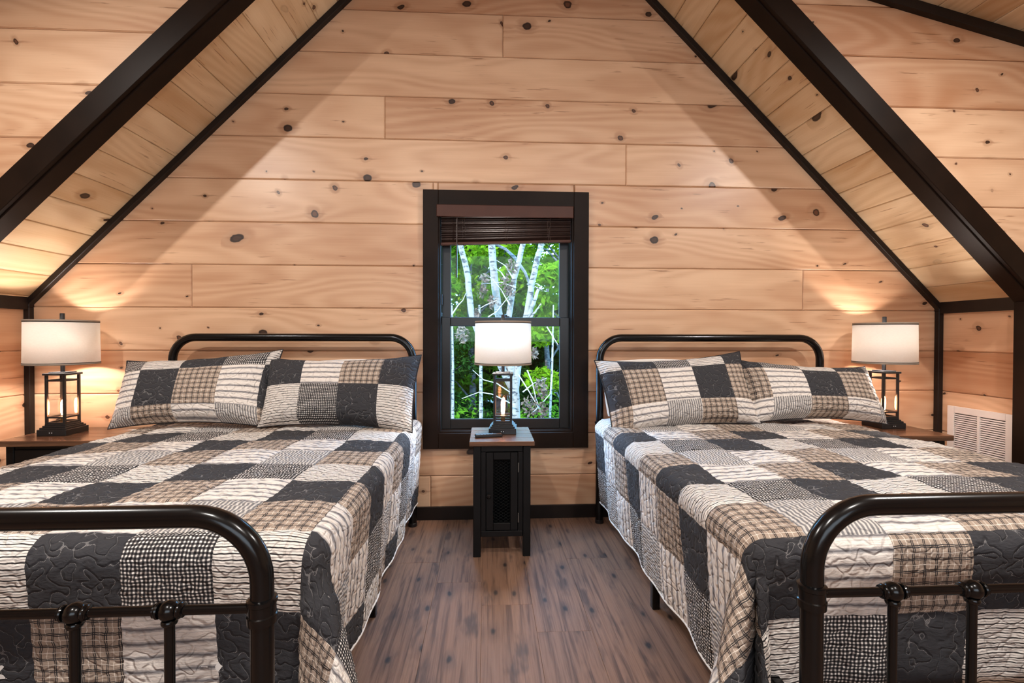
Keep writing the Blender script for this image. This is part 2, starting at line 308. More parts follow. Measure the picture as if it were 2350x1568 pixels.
class MB:
    def __init__(s): s.v = []; s.f = []; s.sm = False
    def box(s, x0, x1, y0, y1, z0, z1, bev=0.0):
        i = len(s.v); b = min(bev, (x1-x0)*.45, (y1-y0)*.45, (z1-z0)*.45)
        if b <= 0:
            s.v += [(x, y, z) for z in (z0, z1) for y in (y0, y1) for x in (x0, x1)]
            s.f += [tuple(i+k for k in q) for q in ((0, 2, 3, 1), (4, 5, 7, 6), (0, 1, 5, 4), (2, 6, 7, 3), (0, 4, 6, 2), (1, 3, 7, 5))]
            return s
        # chamfered box via bmesh
        bm = bmesh.new(); bmesh.ops.create_cube(bm, size=1.0)
        for v in bm.verts: v.co = Vector(((x0+x1)/2+v.co.x*(x1-x0), (y0+y1)/2+v.co.y*(y1-y0), (z0+z1)/2+v.co.z*(z1-z0)))
        bmesh.ops.bevel(bm, geom=list(bm.edges), offset=b, segments=1, affect='EDGES', profile=0.5)
        bm.verts.index_update(); s.v += [tuple(v.co) for v in bm.verts]; s.f += [tuple(i+v.index for v in f.verts) for f in bm.faces]; bm.free(); return s
    def tube(s, pts, r, n=12, cap=True):
        pts = [Vector(p) for p in pts]; rs = r if hasattr(r, '__len__') else [r]*len(pts); base = len(s.v); up = None
        for k, p in enumerate(pts):
            d = (pts[min(k+1, len(pts)-1)] - pts[max(k-1, 0)]).normalized()
            if up is None: up = Vector((0, 0, 1)) if abs(d.z) < 0.9 else Vector((0, 1, 0))
            a = d.cross(up).normalized(); b = a.cross(d).normalized(); up = b
            for j in range(n):
                t = 2*math.pi*j/n; s.v.append(tuple(p + (a*math.cos(t)+b*math.sin(t))*rs[k]))
        for k in range(len(pts)-1):
            for j in range(n):
                q = base+k*n; s.f.append((q+j, q+(j+1) % n, q+n+(j+1) % n, q+n+j))
        if cap: s.f.append(tuple(base+j for j in reversed(range(n)))); s.f.append(tuple(base+(len(pts)-1)*n+j for j in range(n)))
        s.sm = True; return s
    def lathe(s, prof, n=24, c=(0, 0, 0), axis='Z'):
        base = len(s.v)
        for r, h in prof:
            for j in range(n):
                t = 2*math.pi*j/n; p = (r*math.cos(t), r*math.sin(t), h)
                if axis == 'X': p = (h, p[0], p[1])
                if axis == 'Y': p = (p[0], h, p[1])
                s.v.append((c[0]+p[0], c[1]+p[1], c[2]+p[2]))
        for k in range(len(prof)-1):
            for j in range(n):
                q = base+k*n; s.f.append((q+j, q+(j+1) % n, q+n+(j+1) % n, q+n+j))
        if prof[0][0] > 1e-5: s.f.append(tuple(base+j for j in reversed(range(n))))
        if prof[-1][0] > 1e-5: s.f.append(tuple(base+(len(prof)-1)*n+j for j in range(n)))
        s.sm = True; return s
    def build(s, name, mat, parent=None, smooth=None, loc=None):
        me = mesh(name, s.v, s.f, mat, smooth=s.sm if smooth is None else smooth)
        if s.sm and smooth is None:
            bm = bmesh.new(); bm.from_mesh(me)
            for e in bm.edges:
                if len(e.link_faces) == 2 and e.calc_face_angle(0) > 0.7: e.smooth = False
            bm.to_mesh(me); bm.free()
        o = link(name, me, parent)
        if loc: o.location = loc
        return o
def bx(name, x0, x1, y0, y1, z0, z1, mat, parent=None, bev=0.002): return MB().box(x0, x1, y0, y1, z0, z1, bev).build(name, mat, parent)

def clip(poly, a, b, c):   # keep a*x+b*y<=c
    out = []
    for i, p in enumerate(poly):
        q = poly[(i+1) % len(poly)]; dp = a*p[0]+b*p[1]-c; dq = a*q[0]+b*q[1]-c
        if dp <= 0: out.append(p)
        if dp*dq < 0: t = dp/(dp-dq); out.append((p[0]+(q[0]-p[0])*t, p[1]+(q[1]-p[1])*t))
    return out
def area(p): return 0.5*sum(p[i][0]*p[(i+1) % len(p)][1]-p[(i+1) % len(p)][0]*p[i][1] for i in range(len(p)))
def inset(p, d):
    n = len(p); out = []
    for i in range(n):
        a, b, c = Vector(p[i-1]), Vector(p[i]), Vector(p[(i+1) % n])
        e1 = (b-a).normalized(); e2 = (c-b).normalized(); n1 = Vector((-e1.y, e1.x)); n2 = Vector((-e2.y, e2.x)); k = 1+n1.dot(n2)
        out.append(tuple(b + (n1+n2)*(d/max(k, 0.15))))
    return out
def clean(p):
    out = []
    for q in p:
        if not out or math.hypot(q[0]-out[-1][0], q[1]-out[-1][1]) > 0.006: out.append(q)
    if len(out) > 2 and math.hypot(out[0][0]-out[-1][0], out[0][1]-out[-1][1]) < 0.006: out.pop()
    return out
def plank(name, poly, th, ch, mat, parent, M4, gap=0.0008):
    """one board: chamfered prism of a convex outline, object origin at its middle"""
    poly = clean(poly)
    if len(poly) < 3 or area(poly) < 0.002: return None
    poly = inset(poly, gap)
    if area(poly) < 0.001: return None
    cx = sum(p[0] for p in poly)/len(poly); cy = sum(p[1] for p in poly)/len(poly); poly = [(p[0]-cx, p[1]-cy) for p in poly]
    top = inset(poly, ch); n = len(poly)
    v = [(x, y, 0) for x, y in poly] + [(x, y, th-ch) for x, y in poly] + [(x, y, th) for x, y in top]
    f = [tuple(reversed(range(n))), tuple(range(2*n, 3*n))]
    for r_ in (0, n):
        for j in range(n): f.append((r_+j, r_+(j+1) % n, r_+n+(j+1) % n, r_+n+j))
    return link(name, mesh(name, v, f, mat), parent, M4 @ Matrix.Translation((cx, cy, 0)))
def frame(ox, xa, ya, za):
    return Matrix(((xa[0], ya[0], za[0], ox[0]), (xa[1], ya[1], za[1], ox[1]), (xa[2], ya[2], za[2], ox[2]), (0, 0, 0, 1)))
def slab(name, poly, M4, th, mat, parent=None):      # plain slab behind the boards, th below local 0
    n = len(poly); v = [M4 @ Vector((x, y, -th)) for x, y in poly] + [M4 @ Vector((x, y, -0.0005)) for x, y in poly]
    f = [tuple(reversed(range(n))), tuple(range(n, 2*n))] + [(j, (j+1) % n, n+(j+1) % n, n+j) for j in range(n)]
    return [tuple(p) for p in v], f
def slabs(name, polys, M4, th, mat):
    V, Fc = [], []
    for p in polys:
        v, f = slab(name, p, M4, th, mat); k = len(V); V += v; Fc += [tuple(i+k for i in q) for q in f]
    return link(name, mesh(name, V, Fc, mat))

# ------------------------------------------------------------------ room dimensions
HW, HK = 2.8887, 1.3618            # alcove half width, knee-wall height
XL, XR = CX-HW, CX+HW
ZTOP = 3.6                         # flat top of the alcove, above the frame
ROW, Z8 = 0.265, 1.3345            # board height, one board joint
rows = [Z8+ROW*k for k in range(-6, 10)]
TH = 0.018
YF = -0.57                         # face of the wall that carries the alcove opening
def ceil_z(x): return 3.474-0.246*abs(x-CX)
R2 = math.sqrt(0.5)
WX0, WX1, WZ0, WZ1 = -0.371, 0.493, 0.544, 1.985   # window opening

# floor -------------------------------------------------------------
fl = thing('floor', 'rustic brown vinyl plank floor of the attic bedroom', 'floor', kind='structure')
fv, ff = slab('floor_base', [(-4.2, -6.6), (4.3, -6.6), (4.3, 0.02), (-4.2, 0.02)], Matrix.Translation((0, 0, -0.006)), 0.1, None)
link('floor_base', mesh('floor_base', fv, ff, M['plain_shell']), fl)
FW = 0.2185; ends = {-4: -.52, -3: -.58, -2: -.786, -1: -.786, 0: -.984, 1: -1.18, 2: -.57, 3: -.69}
FM = frame((0, 0, -0.006), (0, 1, 0), (-1, 0, 0), (0, 0, 1))
ends = {-3: -.35, -2: -.58, -1: -.786, 0: -.984, 1: -1.18, 2: -.572, 3: -.70}
for k in range(-19, 20):
    x0 = 0.137-FW+FW*k; e = ends.get(k, -random.uniform(0.1, 1.2)); y = e+1.22*2
    while y > -6.6:
        a, b = max(y-1.22, -6.6), min(y, 0.0)
        if b-a > 0.02: plank('floor_plank', [(a, -(x0+FW)), (b, -(x0+FW)), (b, -x0), (a, -x0)], 0.006, 0.0009, M['floor'], fl, FM, 0.0002)
        y -= 1.22

# gable wall ----------------------------------------------------------
GM = frame((0, TH, 0), (1, 0, 0), (0, 0, 1), (0, -1, 0))
def roofclip(p):
    p = clip(p, 1, 1, XR+HK); p = clip(p, -1, 1, -XL+HK); p = clip(p, 0, 1, ZTOP); return p
wb = slabs('wall_back', [roofclip(p) for p in ([(XL, 0), (WX0, 0), (WX0, 4), (XL, 4)], [(WX1, 0), (XR, 0), (XR, 4), (WX1, 4)], [(WX0, 0), (WX1, 0), (WX1, WZ0), (WX0, WZ0)], [(WX0, WZ1), (WX1, WZ1), (WX1, 4), (WX0, 4)])], GM, 0.10, M['outside_wall'])
tag(wb, 'knotty pine gable wall of horizontal boards behind the two beds', 'wall', kind='structure')
butts = {0: [-0.418, 1.6], 1: [-1.3, 1.9], 5: [-1.876, 2.008], 7: [-0.401, 0.494], 8: [0.828], 9: [-0.701], 11: [0.036]}
rowz = [0.0]+[Z8+ROW*k for k in range(-4, 9)]+[ZTOP]
for k in range(len(rowz)-1):
    z0, z1 = rowz[k], rowz[k+1]; xs = [XL]+sorted(butts.get(k, []))+[XR]
    # butt indices are counted from the floor: row k spans rowz[k]..rowz[k+1]
    for a, b in zip(xs[:-1], xs[1:]):
        rects = [(a, b, z0, z1)]
        if z1 > WZ0 and z0 < WZ1:
            new = []
            for (xa, xb, za, zb) in rects:
                if xb <= WX0 or xa >= WX1: new.append((xa, xb, za, zb)); continue
                if xa < WX0: new.append((xa, WX0, za, zb))
                if xb > WX1: new.append((WX1, xb, za, zb))
                mx0, mx1 = max(xa, WX0), min(xb, WX1)
                if za < WZ0: new.append((mx0, mx1, za, WZ0))
                if zb > WZ1: new.append((mx0, mx1, WZ1, zb))
            rects = new
        for (xa, xb, za, zb) in rects:
            plank('wall_plank', roofclip([(xa, za), (xb, za), (xb, zb), (xa, zb)]), TH, 0.0058, M['pine'], wb, GM)

# knee walls ----------------------------------------------------------
for side, nm in ((1, 'wall_right'), (-1, 'wall_left')):
    if side > 0: KM = frame((XR+TH, 0, 0), (0, -1, 0), (0, 0, 1), (-1, 0, 0)); y0, y1 = 0.0, 0.58
    else: KM = frame((XL-TH, 0, 0), (0, 1, 0), (0, 0, 1), (1, 0, 0)); y0, y1 = -0.58, 0.0
    kw = slabs(nm, [[(y0, 0), (y1, 0), (y1, HK), (y0, HK)]], KM, 0.08, M['plain_shell'])
    tag(kw, 'low pine knee wall at the %s side of the alcove' % ('right' if side > 0 else 'left'), 'wall', kind='structure')
    zz = [0.0]+[Z8+ROW*k for k in range(-4, 1)]+[HK+0.01]
    for a, b in zip(zz[:-1], zz[1:]):
        plank('wall_plank', [(y0, a), (y1, a), (y1, b), (y0, b)], TH, 0.0058, M['pine'], kw, KM)

# alcove sloped ceilings ------------------------------------------------
SL = (ZTOP-HK)/R2
for side, nm, off in ((1, 'ceiling_alcove_right', 0.002), (-1, 'ceiling_alcove_left', 0.047)):
    if side > 0: AM = frame((XR+TH*R2, 0, HK+TH*R2), (0, -1, 0), (-R2, 0, R2), (-R2, 0, -R2)); y0, y1 = 0.0, 0.58
    else: AM = frame((XL-TH*R2, 0, HK+TH*R2), (0, 1, 0), (R2, 0, R2), (R2, 0, -R2)); y0, y1 = -0.58, 0.0
    ac = slabs(nm, [[(y0, -0.02), (y1, -0.02), (y1, SL+.02), (y0, SL+.02)]], AM, 0.08, M['plain_shell'])
    tag(ac, 'steep pine board ceiling slope over the %s bed' % ('right' if side > 0 else 'left'), 'ceiling', kind='structure')
    s0 = off-0.1715; 
    while s0 < SL:
        a, b = max(s0, -0.01), min(s0+0.1715, SL)
        if b-a > 0.01: plank('ceiling_plank', [(y0, a), (y1, a), (y1, b), (y0, b)], TH, 0.0045, M['pine_ceiling'], ac, AM)
        s0 += 0.1715
tp = slabs('ceiling_alcove_top', [[(CX-0.75, -0.6), (CX+0.75, -0.6), (CX+0.75, 0.05), (CX-0.75, 0.05)]], frame((0, 0, ZTOP), (1, 0, 0), (0, -1, 0), (0, 0, -1)) @ Matrix.Scale(-1, 4, (0, 1, 0)), 0.08, M['plain_shell'])
tag(tp, 'narrow flat strip of ceiling at the top of the alcove', 'ceiling', kind='structure')

# front wall with the alcove opening -------------------------------------
WM = frame((0, YF+TH, 0), (1, 0, 0), (0, 0, 1), (0, -1, 0))
OPEN = 0.02                        # the opening edge sits this far outside the alcove lining
for side, nm in ((1, 'wall_front_right'), (-1, 'wall_front_left')):
    def mir(p): return p if side > 0 else [(2*CX-x, z) for x, z in reversed(p)]
    e = XR+OPEN; outer = 4.2
    up = [(e, HK), (outer, HK), (outer, ceil_z(outer)), (e+HK-ceil_z(CX+1.0), ceil_z(CX+1.0)+.02)]
    pts = [[(e, 0), (outer, 0), (outer, HK), (e, HK)], clip(clip([(CX, HK), (outer, HK), (outer, 3.3), (CX, 3.3)], -1, -1, -(e+HK)), 0.246, 1, 3.474+0.246*CX)]
    head = clip(clip([(CX, HK), (outer, HK), (outer, 3.7), (CX, 3.7)], -0.246, -1, -(3.474+0.246*CX)), 1, 0, 2.2)
    fw = slabs(nm, [mir(p) for p in pts+[head]], WM, 0.06, M['plain_shell'])
    tag(fw, 'pine board wall above the %s dark beam of the alcove opening' % ('right' if side > 0 else 'left'), 'wall', kind='structure')
    for k in range(len(rowz)-1):
        z0, z1 = rowz[k], rowz[k+1]
        p = [(CX+0.5, z0), (outer, z0), (outer, z1), (CX+0.5, z1)]
        p = clip(p, -1, -1, -(e+HK)); p = clip(p, 0.246, 1, 3.474+0.246*CX)
        if z1 < HK: p = [(e, z0), (outer, z0), (outer, z1), (e, z1)]
        p = clip(p, -1, 0, -e) if z1 < HK else p
        if len(p) > 2: plank('wall_plank', mir(p), TH, 0.0058, M['pine'], fw, WM)

# main ceiling and the rest of the shell ----------------------------------
al = math.atan(0.246); ca, sa = math.cos(al), math.sin(al)
for side, nm in ((1, 'ceiling_main_right'), (-1, 'ceiling_main_left')):
    if side > 0: CM = frame((CX+TH*sa, YF, 3.474+TH*ca), (0, -1, 0), (-ca, 0, sa), (-sa, 0, -ca)); y0, y1 = 0, 6.03
    else: CM = frame((CX-TH*sa, YF, 3.474+TH*ca), (0, 1, 0), (ca, 0, sa), (sa, 0, -ca)); y0, y1 = -6.03, 0
    cm = slabs(nm, [[(y0, -4.4), (y1, -4.4), (y1, 0.0), (y0, 0.0)]], CM, 0.08, M['plain_shell'])
    tag(cm, 'low pitched pine board ceiling of the main room, %s side' % ('right' if side > 0 else 'left'), 'ceiling', kind='structure')
    s = -0.6
    while s > -4.3:
        a, b = s-0.158, s; s -= 0.158
        plank('ceiling_plank', [(0, a), (2.4, a), (2.4, b), (0, b)] if side > 0 else [(-2.4, a), (0, a), (0, b), (-2.4, b)], TH, 0.0045, M['pine_ceiling'], cm, CM)
shell = [('wall_main_right', [(4.2, -6.6), (4.2, -0.55)], 'right side wall of the main room'), ('wall_main_left', [(-4.1, -0.55), (-4.1, -6.6)], 'left side wall of the main room')]
for nm, ((xa, ya), (xb, yb)), lb in shell:
    t_ = 0.08*(1 if xa > 0 else -1)
    o = MB().box(min(xa, xa+t_), max(xa, xa+t_), -6.6, -0.55, -0.1, 3.0).build(nm, M['plain_shell']); tag(o, lb, 'wall', kind='structure')
o = MB().box(-4.2, 4.3, -6.68, -6.6, -0.1, 3.9).build('wall_rear', M['plain_shell']); tag(o, 'end wall of the main room facing the alcove', 'wall', kind='structure')

# ------------------------------------------------------------------ dark trims
tn = [0]
def trim(v, f, label, mat='trim'):
    tn[0] += 1; o = link('trim_%d' % tn[0], mesh('trim', v, f, M[mat])); return tag(o, label, 'trim', kind='structure')
def trim_box(x0, x1, y0, y1, z0, z1, label, mat='trim', bev=0.003):
    b = MB().box(x0, x1, y0, y1, z0, z1, bev); return trim(b.v, b.f, label, mat)
def trim_prism(poly, y0, y1, label, mat='trim'):     # polygon in XZ, extruded along Y (y0 = near camera)
    if area(poly) < 0: poly = list(reversed(poly))
    n = len(poly); tp_ = inset(poly, 0.0025)
    v = [(x, y1, z) for x, z in poly]+[(x, y0+0.0025, z) for x, z in poly]+[(x, y0, z) for x, z in tp_]
    f = [tuple(reversed(range(n))), tuple(range(2*n, 3*n))]
    for r_ in (0, n):
        for j in range(n): f.append((r_+j, r_+(j+1) % n, r_+n+(j+1) % n, r_+n+j))
    return trim(v, f, label, mat)
C_ = 0.034
for side in (1, -1):
    lr = 'right' if side > 0 else 'left'
    mx = (lambda x: x) if side > 0 else (lambda x: 2*CX-x)
    mp = lambda p: [(mx(x), z) for x, z in p]
    w_ = C_*1.41
    trim_prism(mp([(XR, HK), (XR-(ZTOP-HK), ZTOP), (XR-(ZTOP-HK)-w_, ZTOP), (XR-C_, HK+C_-w_), (XR-C_, HK-0.03), (XR, HK-0.03)]), -C_, 0, 'dark diagonal strip where the gable wall meets the %s ceiling slope' % lr)
    x0, x1 = sorted((mx(XR), mx(XR-C_)))
    trim_box(x0, x1, -C_, 0, 0.085, HK-0.03, 'dark vertical corner strip at the %s end of the gable wall' % lr)
    trim_prism(mp([(XR, HK-0.046), (XR, HK), (XR-0.028, HK+0.028), (XR-0.028, HK-0.046)]), -0.49, -C_, 'dark strip along the top of the %s knee wall' % lr)
    # lining of the opening, casing on the front wall
    J = 0.032; yb, yf = -0.488, -0.588
    jp = lambda d: [(XR-d, 0.0), (XR-d, HK-d*0.4142), (XR-d*0.4142-0 - (3.25-HK) - d*0.0, 3.25-d)]
    c_in = XR+HK-J*1.4142; c_ot = c_in+0.045
    zt = 3.18
    trim_prism(mp([(c_in-HK, HK), (c_ot-HK, HK), (c_ot-zt, zt), (c_in-zt, zt)]), yf, yb, 'dark lining board under the %s sloping beam of the alcove opening' % lr, 'casing')
    x0, x1 = sorted((mx(c_in-HK), mx(c_ot-HK))); trim_box(x0, x1, yf, yb, 0, HK, 'dark upright lining board at the %s edge of the alcove opening' % lr, 'casing')
    k_in = c_in+0.010; k_ot = k_in+0.158
    trim_prism(mp([(k_in-HK, HK), (k_ot-HK+0.055-0.055, HK), (k_ot-zt+0.06, zt-0.06), (k_in-zt, zt)]), -0.612, YF, 'dark sloping beam board framing the %s of the alcove opening' % lr, 'casing')
    x0, x1 = sorted((mx(k_in-HK), mx(k_in-HK+0.11))); trim_box(x0, x1, -0.612, YF, 0, HK, 'dark upright casing at the %s of the alcove opening' % lr, 'casing')
    # strip between the front wall and the low pitched ceiling
    zc = lambda x: ceil_z(x)
    trim_prism(mp([(CX+1.15, zc(CX+1.15)), (4.15, zc(4.15)), (4.15, zc(4.15)-0.052), (CX+1.15, zc(CX+1.15)-0.052)]), YF-C_, YF, 'dark strip between the front wall and the %s main ceiling' % lr)
trim_box(CX-0.07, CX+0.07, -6.6, YF-0.04, 3.435, 3.475, 'dark ridge board along the top of the main ceiling')
# baseboards
for nm, x0, x1 in (('baseboard_back_left', XL+C_, XR-C_),):
    o = bx('baseboard_back', x0, x1, -0.017, 0.0, 0, 0.083, M['trim']); tag(o, 'black baseboard along the foot of the gable wall', 'baseboard', kind='structure')
for side in (1, -1):
    x0, x1 = sorted(((XR if side > 0 else XL), (XR-0.017 if side > 0 else XL+0.017)))
    o = bx('baseboard_%s' % ('right' if side > 0 else 'left'), x0, x1, -0.488, -0.018, 0, 0.083, M['trim']); tag(o, 'dark baseboard along the %s knee wall' % ('right' if side > 0 else 'left'), 'baseboard', kind='structure')

# ------------------------------------------------------------------ window
win = thing('window_1', 'double-hung window with dark brown casing between the beds', 'window', (0.061, 0, 0.0), kind='structure')
wx = win.location.x
def wp(name, x0, x1, y0, y1, z0, z1, mat, parent=win, bev=0.002): return bx(name, x0-wx, x1-wx, y0, y1, z0, z1, M[mat], parent, bev)
CW = 0.093
wp('casing_board', WX0-CW+0.002, WX0+0.004, -0.022, 0, 0.45, 2.077, 'casing'); wp('casing_board', WX1-0.004, WX1+CW-0.002, -0.022, 0, 0.45, 2.077, 'casing')
wp('casing_board', WX0+0.0045, WX1-0.0045, -0.0215, 0, WZ1-0.004, 2.077, 'casing'); wp('casing_board', WX0+0.0045, WX1-0.0045, -0.0215, 0, 0.45, WZ0+0.004, 'casing')
for x0, x1 in ((WX0, WX0+0.014), (WX1-0.014, WX1)): wp('jamb', x0, x1, 0.0, 0.118, WZ0, WZ1, 'casing')
wp('jamb', WX0+.014, WX1-.014, 0.0, 0.118, WZ1-0.014, WZ1, 'casing'); wp('sill', WX0+.014, WX1-.014, 0.0, 0.118, WZ0, WZ0+0.014, 'casing')
def sash(name, y0, y1, z0, z1, gz0, gz1):
    m = MB(); gx0, gx1 = -0.297-wx, 0.413-wx; a, b = WX0+0.016-wx, WX1-0.016-wx
    m.box(a, gx0, y0, y1, z0, z1, .003); m.box(gx1, b, y0, y1, z0, z1, .003); m.box(gx0, gx1, y0+.0005, y1-.0005, gz1, z1, .003); m.box(gx0, gx1, y0+.0005, y1-.0005, z0, gz0, .003)
    o = m.build(name, M['sash'], win)
    p = MB().box(gx0, gx1, (y0+y1)/2-.002, (y0+y1)/2+.002, gz0, gz1).build('pane', M['glass'], o); return o
sash('lower_sash', 0.068, 0.094, WZ0+0.015, 1.284, 0.623, 1.226)
sash('upper_sash', 0.0945, 0.117, 1.238, WZ1-0.015, 1.276, 1.915)
lk = MB(); lk.box(-0.022, 0.022, 0.050, 0.0675, 1.284, 1.292, .002); lk.lathe([(0.010, 0), (0.010, 0.008), (0.004, 0.010)], 12, (0, 0.058, 1.292)); lk.build('sash_lock', M['sash'], win)
MB().box(WX0+.0145-wx, WX0+.024-wx, 0.03, 0.055, 1.36, 1.43, .002).build('tilt_latch', M['plastic'], win)

# raised blind
bl = thing('window_blind', 'dark brown slatted blind pulled up crookedly at the window top', 'blind', (0.061, 0.028, 1.74))
def bp(name, x0, x1, y0, y1, z0, z1, mat, bev=.0015): return MB().box(x0-.061, x1-.061, y0-.028, y1-.028, z0-1.74, z1-1.74, bev).build(name, M[mat], bl)
bp('valance', WX0-0.006, WX1-0.010, -0.036, -0.024, 1.908, 1.982, 'valance', .003)
bp('headrail', WX0+0.016, WX1-0.016, 0.0, 0.045, 1.930, 1.968, 'sash')
tilt = math.radians(1.9)
for k in range(12):
    z = 0.038+k*0.0125 + (0.002 if k % 2 else 0)
    s_ = MB().box(-0.413, 0.413, -0.022, 0.022, -0.0014, 0.0014).build('slat', M['slat'], bl)
    s_.location = (0.0, random.uniform(-.002, .002), z); s_.rotation_euler = (math.radians(random.uniform(-52, -34)), -tilt*(1-0.05*k) + math.radians(random.uniform(-.25, .25)), 0)
br = MB().box(-0.415, 0.415, -0.020, 0.020, -0.007, 0.007, .002).build('bottom_rail', M['valance'], bl); br.location = (0, 0, 0.020); br.rotation_euler = (0, -tilt, 0)
for x in (-0.27, 0.0, 0.27):
    c = MB()
    for dx, dy in ((-.006, -.026), (.007, -.026), (0, .024)):
        c.tube([(x+dx+random.uniform(-.004, .004), dy+random.uniform(-.002, .002), 0.035+(0.195-0.035)*i/7) for i in range(8)], 0.0011, 5)
    c.build('ladder_cord', M['cord'], bl)
    MB().lathe([(0.0, -0.004), (0.006, -0.002), (0.006, 0.002), (0, 0.004)], 10, (x, -0.004, 0.009+x*math.sin(tilt))).build('cord_button', M['cord'], bl)
MB().tube([(-0.312, -0.040, 0.185), (-0.313, -0.038, 0.05), (-0.315, -0.036, -0.21)], [0.003, 0.0042, 0.005], 8).build('tilt_wand', M['slat'], bl)

# ------------------------------------------------------------------ outside
GZ = -2.4
g = MB(); nx = 24
for j in range(nx+1):
    for i in range(nx+1):
        X = -16+32*i/nx; Y = 0.6+32*j/nx; g.v.append((X, Y, GZ+0.25*math.sin(X*0.7+1)*math.cos(Y*0.5)+0.04*max(0, Y-6)))
for j in range(nx):
    for i in range(nx): q = j*(nx+1)+i; g.f.append((q, q+1, q+nx+2, q+nx+1))
tag(g.build('forest_ground', M['ground'], smooth=True), 'leaf littered ground outside the window', 'ground', kind='structure')
def at_px(x, y, Y):                    # pixel -> point at depth Y
    d = _f + _r2*((x-1175)/F_PX) + _u2*((784-y)/F_PX); k = (Y-CAM.y)/d.y; return CAM + d*k
def leaf_cloud(centers, sizes, n, leaf, flat=0.6, lib=None):
    """n leaves (folded diamonds) spread over ellipsoid blobs"""
    k = rng.integers(0, len(centers), n); c = np.asarray(centers)[k]; s = np.asarray(sizes)[k]
    d = rng.normal(size=(n, 3)); d /= np.linalg.norm(d, axis=1)[:, None]; d *= (rng.random(n)**0.45)[:, None]
    p = c+d*s
    nrm = rng.normal(size=(n, 3)); nrm[:, 2] = np.abs(nrm[:, 2])+flat; nrm /= np.linalg.norm(nrm, axis=1)[:, None]
    t1 = np.cross(nrm, rng.normal(size=(n, 3))); t1 /= np.linalg.norm(t1, axis=1)[:, None]; t2 = np.cross(nrm, t1)
    L = leaf*(0.6+0.8*rng.random(n))[:, None]
    v = np.stack([p-t1*L, p+t2*L*0.45+nrm*L*0.12, p+t1*L, p-t2*L*0.45+nrm*L*0.12], 1).reshape(-1, 3)
    f = (np.arange(n)[:, None]*4+np.array([[0, 1, 2, 3]])).tolist()
    return v.tolist(), f
def crown_tree(name, label, x, y, h, crown_z, rx, rz, n, leaf, lm, bm='bark', tr=0.11, blobs=26, group='leafy trees outside'):
    t = thing(name, label, 'tree', (x, y, GZ), group=group)
    MB().tube([(0, 0, -0.1), (0.06, 0.03, h*0.3), (-0.05, 0.05, h*0.65), (0, 0, h)], [tr, tr*.8, tr*.55, tr*.15], 8).build('trunk', M[bm], t)
    cs, ss = [], []
    for i in range(blobs):
        a = random.uniform(0, 6.28); rr = rx*math.sqrt(random.random())*0.9; zz = random.uniform(-1, 1)
        sh = math.sqrt(max(0.05, 1-0.75*zz*zz)); cs.append((rr*sh*math.cos(a), rr*sh*math.sin(a), crown_z+rz*zz)); q = random.uniform(0.28, 0.5)*rx*0.75; ss.append((q, q, q*0.6))
    v, f = leaf_cloud(cs, ss, n, leaf); tag(link('foliage', mesh('foliage', v, f, M[lm]), t), kind='stuff')
    lb = MB()
    for c in cs[:14]: lb.tube([(0, 0, max(h*0.2, c[2]-0.8)), (c[0]*.5, c[1]*.5, c[2]-.25), c], [tr*.3, tr*.18, tr*.05], 5)
    lb.build('limb', M[bm], t); return t
crown_tree('broadleaf_tree', 'bright green broadleaf tree filling the right of the window view', 1.75, 7.4, 7.5, 4.6, 1.7, 2.1, 11000, 0.085, 'leaf_bright')
crown_tree('broadleaf_tree', 'sunlit yellow-green tree at the upper left of the window view', -1.9, 8.6, 8.0, 5.3, 1.9, 1.9, 6500, 0.085, 'leaf_bright')
crown_tree('broadleaf_tree', 'mid green tree behind the pale dead stems', 0.2, 10.5, 9.0, 4.9, 2.6, 2.9, 9000, 0.10, 'leaf_mid')
crown_tree('broadleaf_tree', 'sunlit green tree between the dead stems', -0.5, 9.4, 7.4, 4.7, 1.9, 2.2, 8000, 0.085, 'leaf_bright')
crown_tree('broadleaf_tree', 'sunlit green tree behind the right dead stem', 0.9, 11.8, 8.2, 5.0, 2.2, 2.4, 8000, 0.10, 'leaf_bright')
crown_tree('pine_tree', 'dark green conifer low at the left of the window view', -1.3, 7.9, 5.0, 2.0, 1.5, 1.5, 9000, 0.06, 'leaf_dark')
crown_tree('pine_tree', 'dark green conifer low at the right of the window view', 1.5, 9.2, 5.4, 2.5, 1.9, 1.8, 12000, 0.08, 'leaf_dark')
crown_tree('broadleaf_tree', 'distant woodland tree closing the view on the left', -3.6, 14.5, 11.0, 5.0, 3.4, 4.2, 9000, 0.17, 'leaf_mid')
crown_tree('broadleaf_tree', 'distant woodland tree closing the view in the middle', 0.6, 15.5, 10.5, 4.0, 3.4, 4.0, 10000, 0.17, 'leaf_mid')
crown_tree('broadleaf_tree', 'distant woodland tree closing the view on the right', 4.2, 13.5, 11.0, 5.0, 3.4, 4.6, 9000, 0.17, 'leaf_mid')
for x_, y_, lb in ((-3.0, 12.2, 'dark understorey conifer far back on the left'), (-0.2, 13.0, 'dark understorey conifer far back in the middle'), (2.8, 12.4, 'dark understorey conifer far back on the right')):
    crown_tree('pine_tree', lb, x_, y_, 5.0, 2.3, 2.2, 2.2, 9000, 0.13, 'leaf_dark')
